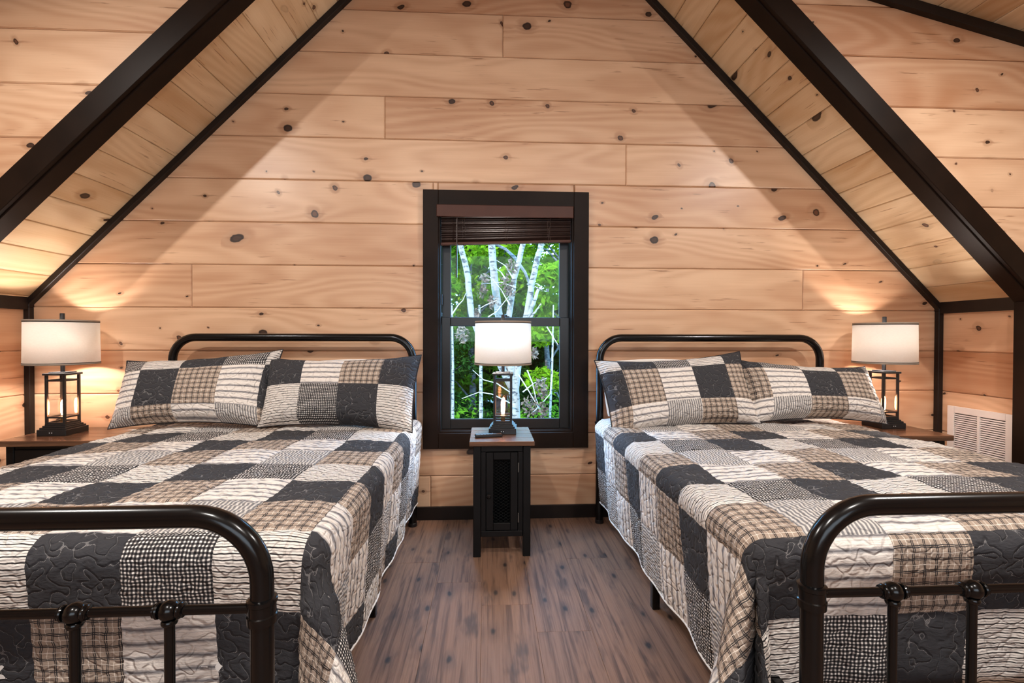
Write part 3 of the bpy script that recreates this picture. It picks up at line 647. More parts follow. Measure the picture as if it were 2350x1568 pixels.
for (px, py, Y, n, s_, lb) in ((1245, 935, 6.0, 1300, 0.5, 'low bush at the lower right of the window view'), (1060, 940, 6.4, 1300, 0.5, 'low bush at the lower left of the window view'), (1150, 955, 9.0, 2200, 0.8, 'low bush between the thin trunks')):
    p = at_px(px, py, Y); t = thing('bush', lb, 'bush', (p.x, p.y, GZ), group='bushes outside')
    hh = p.z-GZ
    v, f = leaf_cloud([(0, 0, hh*.3), (0, 0, hh*.6), (0.1, 0, hh*.85), (-.3, .1, hh*.7), (.35, -.1, hh*.65)], [(s_, s_*.7, hh*.3)]*5, n, 0.06); tag(link('foliage', mesh('foliage', v, f, M['leaf_mid']), t), kind='stuff')
    MB().tube([(0, 0, -.05), (0.02, 0, hh*.8)], [.03, .01], 6).build('stem', M['bark'], t)
# the dead, many-stemmed pale tree in front
YT = 3.9
base = at_px(1181, 965, YT); dt = thing('dead_birch_tree', 'dead pale many-stemmed birch close outside the window', 'tree', (base.x, base.y, GZ))
def stem_pts(px): return [at_px(x, y, Y) - Vector((base.x, base.y, GZ)) for x, y, Y in px]
fork = (1181, 905, YT)
MB().tube([Vector((0.02, 0, -0.1)), *stem_pts([(1183, 1010, YT), (1182, 955, YT), fork, (1180, 860, YT)])], [0.10, 0.085, 0.075, 0.07, 0.045], 12).build('trunk', M['birch'], dt)
stems = [([fork, (1140, 820, YT-.1), (1100, 770, YT-.15), (1083, 724, YT-.2), (1074, 640, YT-.25), (1056, 555, YT-.3), (1035, 470, YT-.3)], .052, .036),
         ([fork, (1160, 800, YT), (1147, 735, YT+.05), (1136, 660, YT+.05), (1127, 555, YT), (1120, 440, YT)], .066, .048),
         ([fork, (1171, 800, YT), (1166, 735, YT+.1), (1180, 640, YT+.1), (1203, 550, YT+.15), (1215, 470, YT+.15)], .050, .036),
         ([fork, (1190, 820, YT), (1207, 735, YT-.1), (1221, 650, YT-.1), (1232, 600, YT-.12), (1246, 545, YT-.15), (1260, 460, YT-.15)], .056, .034),
         ([(1207, 738, YT-.1), (1217, 716, YT-.15), (1226, 690, YT-.2), (1236, 664, YT-.2)], .040, .022),
         ([(1190, 810, YT), (1213, 735, YT-.15), (1228, 716, YT-.2), (1242, 697, YT-.2)], .022, .009)]
for px, r0, r1 in stems:
    p = stem_pts(px); n = len(p); q = []
    for i in range(n-1):
        for j in range(4): q.append(p[i].lerp(p[i+1], j/4) + Vector((random.uniform(-1, 1), random.uniform(-1, 1), 0))*0.006)
    q.append(p[-1]); MB().tube(q, [r0+(r1-r0)*i/(len(q)-1) for i in range(len(q))], 10).build('stem', M['birch'], dt)
MB().tube([p_ for p_ in stem_pts([(1216, 655, YT+.6), (1205, 625, YT+.6), (1180, 590, YT+.7), (1160, 572, YT+.8), (1128, 556, YT+.9), (1090, 540, YT+.9)])], [.018, .022, .026, .024, .02, .015], 8).build('branch', M['bark'], dt)
tw = [[(1170, 700), (1150, 665), (1130, 640)], [(1140, 690), (1115, 700), (1095, 712)], [(1178, 640), (1160, 610), (1140, 598)], [(1184, 660), (1150, 648), (1105, 652)], [(1120, 728), (1140, 715), (1160, 690), (1178, 668)],
      [(1037, 722), (1052, 700), (1062, 690), (1070, 672)], [(1190, 860), (1215, 900), (1235, 935), (1245, 950)], [(1220, 950), (1240, 930), (1262, 905), (1268, 860), (1270, 770)], [(1255, 750), (1270, 775), (1281, 792)],
      [(1170, 900), (1140, 880), (1110, 872), (1085, 850)], [(1200, 900), (1225, 880), (1255, 868)], [(1210, 850), (1222, 880), (1230, 915), (1245, 952)], [(1160, 640), (1150, 625), (1132, 612)], [(1180, 930), (1130, 905), (1100, 900), (1060, 915)]]
for t_ in tw:
    p = stem_pts([(x, y, YT-.25+.1*random.random()) for x, y in t_]); MB().tube(p, [.010-.006*i/(len(p)-1) for i in range(len(p))], 6).build('twig', M['twig'], dt)
def droop(px, py, n, r):
    c = at_px(px, py, YT-.2)-Vector((base.x, base.y, GZ)); v, f = leaf_cloud([tuple(c)], [(r*.8, r*.6, r*1.2)], n, 0.036, -0.2); tag(link('dead_leaves', mesh('dead_leaves', v, f, M['leaf_dead']), dt), kind='stuff')
for px, py, n, r in ((1160, 650, 60, .13), (1170, 668, 50, .10), (1106, 665, 45, .10), (1130, 694, 40, .08), (1113, 640, 40, .08), (1062, 770, 80, .12), (1175, 615, 60, .1), (1242, 890, 90, .13), (1228, 812, 40, .07), (1215, 930, 70, .15), (1245, 945, 60, .13), (1095, 720, 40, .08)): droop(px, py, n, r)
for x0, x1, Y, r, lb in ((1104, 1100, 5.6, .035, 'thin pale sapling left of the centre lamp'), (1039, 1037, 5.2, .026, 'thin pale sapling at the left edge of the window'), (1262, 1270, 5.0, .020, 'thin pale sapling at the right edge of the window')):
    a = at_px(x0, 960, Y); b = at_px(x1, 700, Y); t = thing('sapling', lb, 'tree', (a.x, a.y, GZ), group='thin saplings outside')
    d = b-a; MB().tube([(-d.x*.8, 0, -.1), (0, 0, a.z-GZ), (d.x*.5+.01, 0, a.z-GZ+d.z*.5), (d.x, 0, b.z-GZ)], [r*1.2, r, r*.8, r*.5], 8).build('trunk', M['birch'], t)

# ------------------------------------------------------------------ beds
BEDS = [('left', -1.926, -0.513), ('right', 0.639, 2.054)]
YH, YB = -0.10, -2.048
def bed_frame(label, x0, x1):
    c = (x0+x1)/2; hw = (x1-x0)/2; b = thing('metal_bed', label, 'bed', (c, YH, 0), group='black metal pipe beds')
    def end(y, ztop, nm, rr, zr):
        R = 0.135; pts = [(-hw, y, 0.012), (-hw, y, ztop-R)]
        for i in range(1, 11): t = math.pi/2*i/10; pts.append((-hw+R-R*math.cos(t), y, ztop-R+R*math.sin(t)))
        pts += [(-x, yy, z) for x, yy, z in reversed(pts)]
        h = MB().tube(pts, rr, 20).build(nm, M['black_metal'], b)
        for sx in (-1, 1):
            MB().lathe([(rr+.001, -.030), (rr+.0055, -.028), (rr+.0065, -.012), (rr+.004, -.010), (rr+.004, .010), (rr+.0065, .012), (rr+.0065, .020), (rr+.001, .023)], 24, (sx*hw, y, zr)).build('collar', M['black_metal'], h)
            MB().lathe([(rr+.003, 0.0), (rr+.003, 0.02), (rr+.001, 0.022)], 18, (sx*hw, y, 0)).build('foot_cap', M['plastic'], h)
        MB().tube([(-hw+rr, y, zr), (hw-rr, y, zr)], 0.0098, 14).build('cross_rung', M['black_metal'], h)
        zl = 0.16; MB().tube([(-hw+rr, y, zl), (hw-rr, y, zl)], 0.0098, 14).build('cross_rung', M['black_metal'], h)
        nsp = 7; st = 0.1815
        for i in range(nsp):
            x = -hw+st*(i+1) if i < 3 else (hw-st*(nsp-i) if i > 3 else 0.0)
            MB().tube([(x, y, zl), (x, y, zr-.012)], 0.0095, 12).build('spindle', M['black_metal'], h)
            m = MB(); prof = [(0, -.0205)]+[(.0205*math.cos(a), .0205*math.sin(a)) for a in np.linspace(-1.3, 1.3, 9)]+[(0, .0205)]
            m.lathe(prof, 18, (x, y, zr))
            for s_ in (-1, 1): m.lathe([(.0105, s_*.017), (.0155, s_*.018), (.0165, s_*.021), (.0150, s_*.024), (.0135, s_*.025), (.0140, s_*.028), (.0105, s_*.030)][::s_], 16, (x, y, zr), 'X')
            m.lathe([(.0100, -.030), (.0135, -.028), (.0150, -.024), (.0150, -.021), (.0130, -.018)], 16, (x, y, zr))
            m.build('ball_joint', M['black_metal'], h)
        return h
    end(0.0, 1.152, 'headboard', 0.0235, 0.61); end(YB-YH, 0.800, 'footboard', 0.0225, 0.611)
    for sx in (-1, 1):
        MB().box(sx*(hw-.045)-.014, sx*(hw-.045)+.014, YB-YH+.03, -.03, 0.25, 0.285, .003).build('side_rail', M['black_metal'], b)
        m = MB().box(sx*(hw-.02)-.016, sx*(hw-.02)+.016, -0.955, -0.923, 0.0, 0.25, .003); m.build('support_leg', M['black_metal'], b)
    for i in range(9):
        y = -0.15-i*0.21; MB().box(-hw+.014, hw-.014, y-.025, y+.025, 0.262, 0.280, .002).build('slat', M['black_metal'], b)
    return b
bed_frame('black metal pipe bed left of the window', *BEDS[0][1:]); bed_frame('black metal pipe bed right of the window', *BEDS[1][1:])

ZM = 0.655
def mattress(label, x0, x1):
    m = MB().box(x0+.035, x1-.035, YB+.235, YH-.045, 0.281, ZM-.02, .04).build('mattress', M['white_cloth']); tag(m, label, 'mattress', 'mattresses under the quilts'); return m
tag(mattress('white mattress under the left bed quilt', *BEDS[0][1:]), None); mattress('white mattress under the right bed quilt', *BEDS[1][1:])

# patchwork quilts: a flat grid of patches wrapped over mattress edges and corners
def vnoise(x, y, s):   # cheap smooth 2-D noise
    return (np.sin(x*s+1.3*np.sin(y*s*0.7+.5))*np.cos(y*s*1.1+1.7*np.sin(x*s*.6)))
class Quilt:
    def __init__(q, xl, xr, vb, seed, dent, flare): q.xl, q.xr, q.vb, q.seed, q.dent, q.flare = xl, xr, vb, seed, dent, flare; q.R = 0.058
    def prof(q, s):
        R = q.R; s0 = R*math.pi/2; a = np.clip(s/R, 0, math.pi/2); e = np.maximum(s-s0, 0)
        return R*np.sin(a)-0.075*e, R*(1-np.cos(a))+e, e
    def base(q, U, V):
        xl, xr, vb = q.xl, q.xr, q.vb
        du = np.where(U < xl, xl-U, np.where(U > xr, U-xr, 0)); sx = np.where(U < xl, -1.0, 1.0); dv = np.maximum(V-vb, 0)
        r = np.hypot(du, dv); th = np.arctan2(dv, du+1e-9); corner = (du > 0) & (dv > 0)
        out, drop, e = q.prof(r); s2 = np.where(corner, np.sin(2*th), 0.0)
        fl_ = (q.flare*s2*(1.15-0.35*th/1.57)-q.dent*0.85*np.exp(-((th-0.98)/0.13)**2)) * np.clip(e/0.10, 0, 1)
        out = out+fl_*e; drop = drop-e+e*np.sqrt(np.maximum(0, 1-fl_*fl_))
        # folds along the hanging sides
        rip = np.where(du > 0, np.sin(V*11+q.seed)+.6*np.sin(V*23+q.seed*2), 0)*np.cos(np.where(corner, th, 0))**2 + np.where(dv > 0, np.sin(U*12+q.seed)+.5*np.sin(U*27+1), 0)*np.where(corner, np.sin(th), 1)**2
        out = out+0.0085*rip*np.clip(e/0.35, 0, 1)
        ct = np.where(r > 0, np.cos(th), 0); stt = np.where(r > 0, np.sin(th), 0)
        X = np.clip(U, xl, xr)+sx*out*ct*(du > 0); Y = -(np.minimum(V, vb)+out*stt*(dv > 0))
        Z = ZM-drop+0.005*vnoise(U+q.seed, V, 7.0)*(r < .02)+0.004*vnoise(U, V+q.seed, 15.0)*np.exp(-r*20)
        crown = 1-((np.clip(U, xl, xr)-(xl+xr)/2)/((xr-xl)/2))**4; Z = Z+0.010*crown
        return np.stack([X, Y, np.maximum(Z, 0.012+0.0*Z)], -1)
    def surf(q, U, V, puff):
        h = 0.002; P = q.base(U, V); a = q.base(U+h, V)-q.base(U-h, V); b = q.base(U, V+h)-q.base(U, V-h)
        n = np.cross(b, a); n /= np.linalg.norm(n, axis=-1, keepdims=True)+1e-9
        w = 0.0030*np.sin(V*150+2.4*np.sin(U*46+V*9)+q.seed)*np.sin(U*58+1.5*np.sin(V*70))
        return P+n*(puff+w)[..., None]
def patch_mesh(name, P, uv, mat, flip=False):
    n, m = P.shape[:2]; v = P.reshape(-1, 3).tolist(); i = np.arange(n*m).reshape(n, m)
    f = np.stack([i[:-1, :-1], i[:-1, 1:], i[1:, 1:], i[1:, :-1]], -1).reshape(-1, 4)
    if flip: f = f[:, ::-1]
    return mesh(name, v, f.tolist(), mat, uv.reshape(-1, 2), True)
def quilt(label, q, ub, vbs, seqs, rowseq, origin):
    t = thing('patchwork_quilt', label, 'quilt', origin, group='patchwork quilts on the beds'); O = np.array(origin); N = 17
    for j, (v0, v1) in enumerate(zip(vbs[:-1], vbs[1:])):
        for i, (u0, u1, k) in enumerate(ub):
            nu = max(5, int(N*(u1-u0)/.2175)); a = np.linspace(0, 1, nu); b = np.linspace(0, 1, N); B, A = np.meshgrid(b, a, indexing='ij')
            U = u0+(u1-u0)*A; V = v0+(v1-v0)*B
            puff = 0.0045*(1-np.abs(2*A-1)**8)*(1-np.abs(2*B-1)**8)
            P = q.surf(U, V, puff)-O
            fab = seqs[rowseq[j]][k % 3]
            link('patch', patch_mesh('patch', P, np.stack([U, V], -1), FAB[fab], True), t)
    # binding round the hem
    us = np.linspace(ub[0][0], ub[-1][1], 90); ve = vbs[-1]; vs = np.linspace(vbs[0], ve, 90)
    path = np.concatenate([q.base(np.full(90, us[0]), vs), q.base(us[1:], np.full(89, ve)), q.base(np.full(89, us[-1]), vs[::-1][1:])])-O
    MB().tube([tuple(p) for p in path], 0.0048, 7).build('hem_binding', M['white_cloth'], t)
    return t
# right: columns start at X=.765, rows (towards the foot) C at V=1.85
cols = [(0.765+.2175*k, 0.765+.2175*(k+1), k) for k in range(-3, 8)]
vr = [1.85+.212*j for j in range(-8, 4)]; seqR = {'A': 'GDS', 'B': 'TWP', 'C': 'WPD'}
rowsR = ['CAB'[j % 3] for j in range(-8, 3)]
QR = Quilt(0.655, 2.038, 1.81, 2.0, 0.85, 0.55)
quilt('patchwork quilt on the right bed with a deep fold at its foot corner', QR, cols, vr, seqR, rowsR, (1.3465, -1.05, 0.5))
cols = [(-1.165+.2178*k, -1.165+.2178*(k+1), k) for k in range(-6, 5)]+[(-1.165+.2178*5, 0.036, 5)]
vl = [1.78+.2135*j for j in range(-8, 4)]; seqL = {'A': 'DGS', 'B': 'WTP', 'C': 'PWD'}
rowsL = ['ACB'[j % 3] for j in range(-8, 3)]
QL = Quilt(-1.910, -0.522, 1.78, 0.6, 0.06, 0.46)
quilt('patchwork quilt on the left bed, smooth at its foot corner', QL, cols, vl, seqL, rowsL, (-1.2195, -1.05, 0.5))

# ------------------------------------------------------------------ shams and pillows
def cushion(name, label, cat, tl, tr, bl_, br_, thick, cells, rowsf, group, pinch=0.035, plain=None, seed=0.0):
    """four corner points; front = patches, back = one panel"""
    tl, tr, bl_, br_ = [np.array(p) for p in (tl, tr, bl_, br_)]; org = (bl_+br_)/2
    t = thing(name, label, cat, tuple(org), group=group)
    ax = (tr+br_-tl-bl_); ay = (tl+tr-bl_-br_); nn = np.cross(ax, ay); nn /= np.linalg.norm(nn)   # toward the camera
    if nn[1] > 0: nn = -nn
    exn = ax/np.linalg.norm(ax); eyn = ay/np.linalg.norm(ay)
    def S_(s, v, sign):      # s left..right, v top..bottom in 0..1
        s_, v_ = s[..., None], v[..., None]
        P = (1-v_)*((1-s_)*tl+s_*tr)+v_*((1-s_)*bl_+s_*br_)
        a, b = 2*s-1, 2*v-1
        P = P - exn*(pinch*0.55*a*(1-b*b))[..., None] + eyn*(pinch*b*(1-a*a))[..., None]
        w = np.clip((1-a**4), 0, 1)**0.5*np.clip((1-b**4), 0, 1)**0.5*(1-0.25*(a*a+b*b)/2)
        cr = 0.006*np.sin(14*a+6*b+seed)*(np.abs(b)**2)+0.004*np.sin(19*b-7*a+seed)*(np.abs(a)**3)
        return P+nn*(sign*(thick*w) + cr*w**0.5)[..., None]
    wid = np.linalg.norm(ax)/2; hei = np.linalg.norm(ay)/2
    if plain: 
        a = np.linspace(0, 1, 30); B, A = np.meshgrid(np.linspace(0, 1, 20), a, indexing='ij')
        link('front_panel', patch_mesh('front_panel', S_(A, B, 1)-org, np.stack([A*wid, B*hei], -1), plain, True), t)
    else:
        for (v0, v1), (cells_u, fabs) in zip(zip(rowsf[:-1], rowsf[1:]), cells):
            for (u0, u1), fb in zip(zip(cells_u[:-1], cells_u[1:]), fabs):
                nu = max(4, int(36*(u1-u0))); nv = max(5, int(26*(v1-v0))); A0 = np.linspace(0, 1, nu); B0 = np.linspace(0, 1, nv); Bq, Aq = np.meshgrid(B0, A0, indexing='ij')
                A = u0+(u1-u0)*Aq; B = v0+(v1-v0)*Bq
                P = S_(A, B, 1)-org + nn*(0.003*(1-np.abs(2*Aq-1)**6)*(1-np.abs(2*Bq-1)**6))[..., None]
                link('patch', patch_mesh('patch', P, np.stack([A*wid, B*hei], -1), FAB[fb], True), t)
    B, A = np.meshgrid(np.linspace(0, 1, 16), np.linspace(0, 1, 24), indexing='ij')
    link('back_panel', patch_mesh('back_panel', S_(A, B, -0.5)-org, np.stack([A*wid, B*hei], -1), plain or FAB['S']), t)
    e = np.linspace(0, 1, 24); z0, z1 = np.zeros(24), np.ones(24)
    ring = np.concatenate([S_(e, z0, 0), S_(z1, e, 0)[1:], S_(e[::-1], z1, 0)[1:], S_(z0, e[::-1], 0)[1:]])-org
    MB().tube([tuple(p) for p in ring], 0.0035, 6).build('piping', plain or FAB['S'], t)
    return t
G_ = 'patchwork pillow shams'
cushion('pillow_sham', 'patchwork sham next to the left lamp, gingham top corner', 'pillow', (-2.085, -.24, 1.018), (-1.235, -.22, 1.082), (-2.055, -.42, .668), (-1.235, -.42, .672), .112,
        [([0, .17, .43, .70, .95, 1], 'GSDGS'), ([0, .17, .43, .70, .95, 1], 'WDPWD'), ([0, .17, .43, .70, .95, 1], 'TPWTP')], [0, .24, .80, 1], G_, seed=1)
cushion('pillow_sham', 'patchwork sham on the left bed nearest the window', 'pillow', (-1.305, -.255, 1.036), (-.440, -.24, 1.052), (-1.285, -.43, .672), (-.462, -.44, .640), .112,
        [([0, .27, .52, .78, 1], 'DWPD'), ([0, .27, .52, .78, 1], 'SGDS')], [0, .47, 1], G_, seed=2)
cushion('pillow_sham', 'patchwork sham on the right bed nearest the window', 'pillow', (.572, -.24, 1.020), (1.448, -.25, 1.072), (.632, -.44, .607), (1.485, -.43, .668), .112,
        [([0, .13, .36, .59, .83, 1], 'SDGSD'), ([0, .13, .36, .59, .83, 1], 'DPWDP'), ([0, .13, .36, .59, .83, 1], 'PWTPW')], [0, .20, .70, 1], G_, seed=3)
cushion('pillow_sham', 'patchwork sham next to the right lamp, tilted down at its right', 'pillow', (1.418, -.25, 1.026), (2.205, -.28, .982), (1.430, -.42, .672), (2.225, -.43, .662), .114,
        [([0, .13, .40, .67, .93, 1], 'DGSDG'), ([0, .13, .40, .67, .93, 1], 'PWDPW'), ([0, .13, .40, .67, .93, 1], 'WTPWT')], [0, .17, .68, 1], G_, seed=4)
for lb, xa, xb in (('white pillow behind the window-side sham of the left bed', -1.15, -.52), ('white pillow behind the window-side sham of the right bed', .66, 1.30)):
    cushion('white_pillow', lb, 'pillow', (xa, -.145, 1.0), (xb, -.145, 1.0), (xa, -.235, .69), (xb, -.235, .69), .055, None, None, 'white pillows behind the shams', pinch=-.02, plain=M['white_cloth'])

# ------------------------------------------------------------------ lamps
def lamp(label, x, y, z, rz=0.0, proto=None):
    if proto:
        c = copy_tree(proto); c.location = (x, y, z); c.rotation_euler = (0, 0, rz); c['label'] = label; return c
    t = thing('table_lamp', label, 'lamp', (x, y, z), rz, 'matching cage-base table lamps'); L = M['lamp_metal']
    b = MB().box(-.077, .077, -.077, .077, 0, .033, .002).box(-.069, .069, -.069, .069, .033, .043, .0015).box(-.061, .061, -.061, .061, .043, .052, .0015).box(-.054, .054, -.054, .054, .052, .060, .0015).build('base', L, t)
    p = MB().box(-.016, .016, -.0785, -.0765, .008, .026).build('port_plate', M['plastic'], b)
    for sx in (-.006, .006): MB().lathe([(.0026, -.0795), (.0026, -.078)], 8, (sx, 0, .017), 'Y').build('usb_port', M['usb'], b)
    for sx in (-1, 1):
        for sy in (-1, 1): MB().box(sx*.047-.006, sx*.047+.006, sy*.047-.006, sy*.047+.006, .060, .330, .001).build('post', L, t)
    for z0 in (.062, .092, .296):
        for s_ in (-1, 1):
            MB().box(-.041, .041, s_*.047-.0045, s_*.047+.0045, z0, z0+.009).build('rail', L, t); MB().box(s_*.047-.0045, s_*.047+.0045, -.041, .041, z0, z0+.009).build('rail', L, t)
    for s_ in (-1, 1):
        MB().box(-.0405, .0405, s_*.0445-.0008, s_*.0445+.0008, .102, .295).build('glass_panel', M['lamp_glass'], t); MB().box(s_*.0445-.0008, s_*.0445+.0008, -.0405, .0405, .102, .295).build('glass_panel', M['lamp_glass'], t)
    MB().box(-.060, .060, -.060, .060, .330, .341, .0015).box(-.042, .042, -.042, .042, .341, .347, .0015).build('top_plate', L, t)
    MB().box(-.041, .041, -.041, .041, .060, .063).build('floor_plate', L, t)
    MB().lathe([(.0105, .347), (.0105, .634)], 16).build('neck', L, t)
    f = MB().lathe([(.0105, .634), (.0115, .637), (.0115, .674), (.0095, .676), (0, .676)], 18).build('finial', L, t)
    # shade, open top and bottom, with lining thickness
    R0, R1, z0, z1 = .1635, .160, .390, .636
    sh = MB(); n = 56
    for r_, h in ((R0, z0), (R1, z1), (R1-.0016, z1), (R0-.0016, z0)):
        for j in range(n): a = 2*math.pi*j/n; sh.v.append((r_*math.cos(a), r_*math.sin(a), h))
    for k in range(4):
        for j in range(n): q = k*n; q2 = ((k+1) % 4)*n; sh.f.append((q+j, q+(j+1) % n, q2+(j+1) % n, q2+j))
    so = sh.build('lamp_shade', M['shade'], t, smooth=True)
    def ring(nm, mat, h0, h1, dr):
        m = MB(); rr = lambda h: R0+(R1-R0)*(h-z0)/(z1-z0)
        for r_, h in ((rr(h0)+dr, h0), (rr(h1)+dr, h1), (rr(h1)-.002, h1), (rr(h0)-.002, h0)):
            for j in range(n): a = 2*math.pi*j/n; m.v.append((r_*math.cos(a), r_*math.sin(a), h))
        for k in range(4):
            for j in range(n): q = k*n; q2 = ((k+1) % 4)*n; m.f.append((q+j, q+(j+1) % n, q2+(j+1) % n, q2+j))
        m.build(nm, M[mat], so, smooth=True)
    ring('taupe_band', 'taupe', z1-.009, z1+.001, .0012); ring('black_ribbon', 'black_ribbon', z1-.0125, z1-.009, .0012)
    ring('taupe_band', 'taupe', z0-.001, z0+.008, .0012); ring('black_ribbon', 'black_ribbon', z0+.008, z0+.0115, .0012)
    sp = MB()
    for k in range(3): a = 2.1*k+.3; sp.tube([(0, 0, .632), (R1*.97*math.cos(a), R1*.97*math.sin(a), .630)], .0016, 6)
    sp.build('spider', L, so)
    MB().lathe([(.0145, .42), (.0145, .46), (.013, .47)], 14, (0.028, 0, 0)).build('socket', M['brass'], t)
    sb = MB().lathe([(.010, .468), (.016, .485), (.027, .515), (.028, .53), (.022, .548), (.0, .556)], 20, (0.028, 0, 0)).build('shade_bulb', M['shade_bulb'], t)
    MB().lathe([(.012, .063), (.013, .085), (.013, .100), (.0115, .103)], 16).build('socket', M['brass'], t)
    MB().lathe([(.0075, .103), (.0105, .118), (.0115, .145), (.0110, .170), (.007, .186), (0, .192)], 18).build('edison_bulb', M['edison'], t)
    for nm, zz, pw, col, rad in (('shade_glow', .540, 25.0, (1.0, .88, .80), .025),):
        d = bpy.data.lights.new(nm, 'POINT'); d.energy = pw; d.color = col; d.shadow_soft_size = rad
        o = bpy.data.objects.new(nm, d); COL.objects.link(o); o.parent = t; o.location = (-.02, 0, zz-.06)
    return t
ZT = 0.61
L0 = lamp('table lamp with lit shade on the left bedside table', -2.444, -.225, ZT)
lamp('table lamp with lit shade in front of the window', 0.031, -.290, ZT, math.radians(-4), L0)
lamp('table lamp with lit shade on the right bedside table', 2.372, -.225, ZT, math.radians(2), L0)

# ------------------------------------------------------------------ bedside tables
def side_table(label, x0, x1, y0, y1):
    c = (x0+x1)/2; t = thing('bedside_table', label, 'table', (c, y1, 0), group='wood-topped bedside tables'); w = (x1-x0)/2; d = y0-y1
    n = 4; ys = np.linspace(d, 0, n+1)
    for a, b in zip(ys[:-1], ys[1:]): MB().box(-w, w, min(a, b)+.0005, max(a, b)-.0005, ZT-.030, ZT, .0025).build('top_board', M['table_wood'], t)
    bo = MB().box(-w+.028, w-.028, d+.035, -.02, .30, ZT-.0305, .003).build('cabinet_body', M['black_wood'], t)
    dr = MB().box(-w+.075, w-.075, d+.021, d+.0345, .42, ZT-.05, .003).build('drawer', M['black_wood'], t)
    MB().lathe([(.006, 0), (.006, -.012), (.013, -.016), (.013, -.022), (0, -.025)], 16, (0, d+.021, .49), 'Y').build('knob', M['hinge'], dr)
    for sx in (-1, 1):
        for yy in (d+.028, -.055): MB().box(sx*(w-.045)-.02, sx*(w-.045)+.02, yy, yy+.04, 0, ZT-.0305, .003).build('leg', M['black_wood'], t)
    MB().box(-w+.03, w-.03, d+.03, -.02, .13, .15, .002).build('shelf', M['black_wood'], t)
    return t
side_table('wood-topped black bedside table at the left wall', -2.612, -2.02, -.428, -.045)
side_table('wood-topped black bedside table beside the wall vent', 2.15, 2.552, -.498, -.045)

nt = thing('narrow_cabinet', 'narrow black nightstand cabinet under the window', 'cabinet', (0.0185, -.147, 0))
d = -.400
for a, b in zip(np.linspace(d, 0, 5)[:-1], np.linspace(d, 0, 5)[1:]): MB().box(-.171, .171, a+.0005, b-.0005, ZT-.024, ZT, .002).build('top_board', M['table_wood'], nt)
for sx in (-1, 1):
    for y in (d+.010, -.055): MB().box(sx*.131-.020, sx*.131+.020, y, y+.042, 0, ZT-.0245, .003).build('leg', M['black_wood'], nt)
    MB().box(sx*.131-.008, sx*.131+.008, d+.053, -.056, .115, ZT-.0245, .002).build('side_panel', M['black_wood'], nt)
MB().box(-.110, .110, -.03, -.02, .115, ZT-.0245).build('back_panel', M['black_wood'], nt)
MB().box(-.110, .110, d+.016, d+.034, ZT-.056, ZT-.0245, .002).build('apron', M['black_wood'], nt)
MB().box(-.110, .110, d+.016, -.031, .105, .135, .002).build('bottom_rail', M['black_wood'], nt)
dm = MB(); x0, x1, z0, z1, fw_ = -.083, .083, .139, ZT-.060, .038
y0, y1 = d+.014, d+.032
dm.box(x0, x0+fw_, y0, y1, z0, z1, .002).box(x1-fw_, x1, y0, y1, z0, z1, .002).box(x0+fw_, x1-fw_, y0+.0005, y1-.0005, z1-fw_, z1, .002).box(x0+fw_, x1-fw_, y0+.0005, y1-.0005, z0, z0+fw_, .002)
door = dm.build('door', M['black_wood'], nt)
wm = MB(); a0, a1, b0, b1 = x0+fw_, x1-fw_, z0+fw_, z1-fw_; yw = d+.024
st_ = .0165
for sg in (1, -1):
    k = -40
    while k < 60:
        # line z = b0 + k*st + sg*0.62*(x-a0)
        pts = []
        for x in (a0, a1):
            pts.append((x, b0+k*st_+sg*.62*(x-a0)))
        (xa, za), (xb, zb) = pts; t0, t1 = 0.0, 1.0; dz = zb-za
        for lim, sgn in ((b0, 1), (b1, -1)):
            fa, fb = sgn*(za-lim), sgn*(zb-lim)
            if fa < 0 and fb < 0: t1 = -1
            elif fa < 0: t0 = max(t0, fa/(fa-fb))
            elif fb < 0: t1 = min(t1, fa/(fa-fb))
        if t1-t0 > .02: wm.tube([(xa+(xb-xa)*t0, yw, za+dz*t0), (xa+(xb-xa)*t1, yw, za+dz*t1)], .0012, 4)
        k += 1
tag(wm.build('wire_mesh', M['mesh_wire'], door), kind='stuff')
MB().lathe([(.005, 0), (.005, -.010), (.011, -.015), (.0125, -.021), (.008, -.026), (0, -.027)], 18, (x0+.014, y0, .325), 'Y').build('knob', M['black_metal'], door)
for z in (.205, .47): MB().box(x1+.001, x1+.007, y0-.003, y0+.004, z-.025, z+.025, .001).build('hinge', M['hinge'], nt)

# panels between door and legs
for sx in (-1, 1): MB().box(sx*.0975-.0125, sx*.0975+.0125, d+.018, d+.033, .136, ZT-.057, .001).build('door_stile', M['black_wood'], nt)

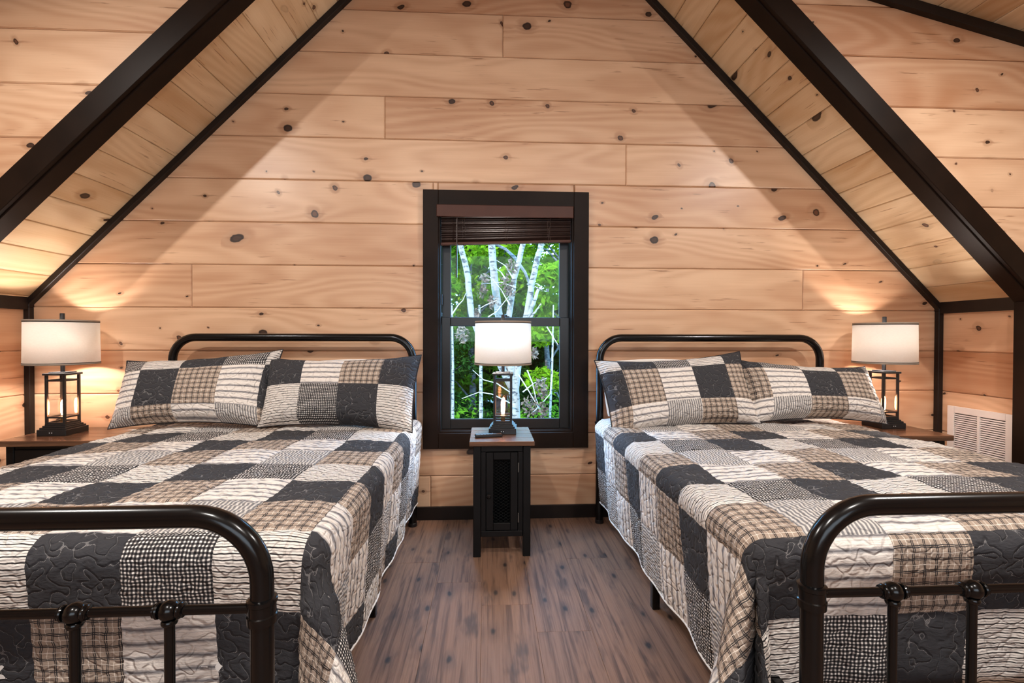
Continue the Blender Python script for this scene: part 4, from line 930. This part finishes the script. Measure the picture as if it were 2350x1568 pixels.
# remote control
rc = thing('remote_control', 'black remote control lying beside the centre lamp', 'remote', (-.052, -.425, ZT), math.radians(9))
MB().box(-.075, .075, -.021, .021, 0, .017, .005).build('housing', M['plastic'], rc)
for i in range(6):
    for j in range(3): MB().lathe([(.0042, .0165), (.0042, .0185), (0, .019)], 8, (-.062+i*.017, -.011+j*.011, 0)).build('button', M['button'], rc)

# ------------------------------------------------------------------ wall vent on the right knee wall
vt = thing('wall_vent', 'white louvred return-air vent on the right knee wall', 'vent', (XR, -.272, .27))
def vb_(name, y0, y1, z0, z1, d0, d1, mat, bev=.001): return MB().box(-d1, -d0, y0+.272, y1+.272, z0-.27, z1-.27, bev).build(name, M[mat], vt)
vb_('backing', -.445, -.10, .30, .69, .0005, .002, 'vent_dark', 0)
for a in ((-.470, -.425, .27, .717), (-.120, -.075, .27, .717), (-.4245, -.1205, .675, .717), (-.4245, -.1205, .27, .312), (-.281, -.264, .3125, .6745)): vb_('frame_bar', *a, .0005, .011, 'white_metal')
sl0 = MB().box(-.0045, .0045, -.070, .070, -.0007, .0007)
me_sl = mesh('louvre', sl0.v, sl0.f, M['white_metal'])
for yy, ln in ((-.353, .143), (-.192, .143)):
    for k in range(27):
        o = link('louvre', me_sl, vt); o.location = (-.0058, yy+.272, .319-.27+k*.0133); o.rotation_euler = (0, math.radians(-38), 0); o.scale = (1.25, ln/.140, 1)

# ------------------------------------------------------------------ recessed ceiling lamps
for i, (x, y, pw) in enumerate(CANS):  # last two are added out of view, for more light on the bed tops
    z = ceil_z(x); t = thing('recessed_light', 'recessed ceiling lamp over the %s' % ('left foot corner', 'right foot corner', 'room behind, left of centre, added to brighten the beds', 'room behind, right of centre, added to brighten the beds')[i], 'ceiling lamp', (x, y, z), group='recessed ceiling lamps')
    s_ = 1 if x > CX else -1; t.rotation_euler = (0, math.atan(.246)*s_, 0)
    MB().lathe([(.055, -.001), (.078, -.002), (.080, -.006), (.060, -.010), (.055, -.006)], 28).build('trim_ring', M['white_metal'], t)
    MB().lathe([(0, -.0035), (.053, -.003)], 28).build('lens', M['can_lens'], t)
    dl = bpy.data.lights.new('recessed_beam', 'AREA'); dl.shape = 'DISK'; dl.size = 0.09; dl.energy = pw; dl.color = (1.0, .955, .90)
    o = bpy.data.objects.new('recessed_beam', dl); COL.objects.link(o); o.parent = t; o.location = (0, 0, -.014)
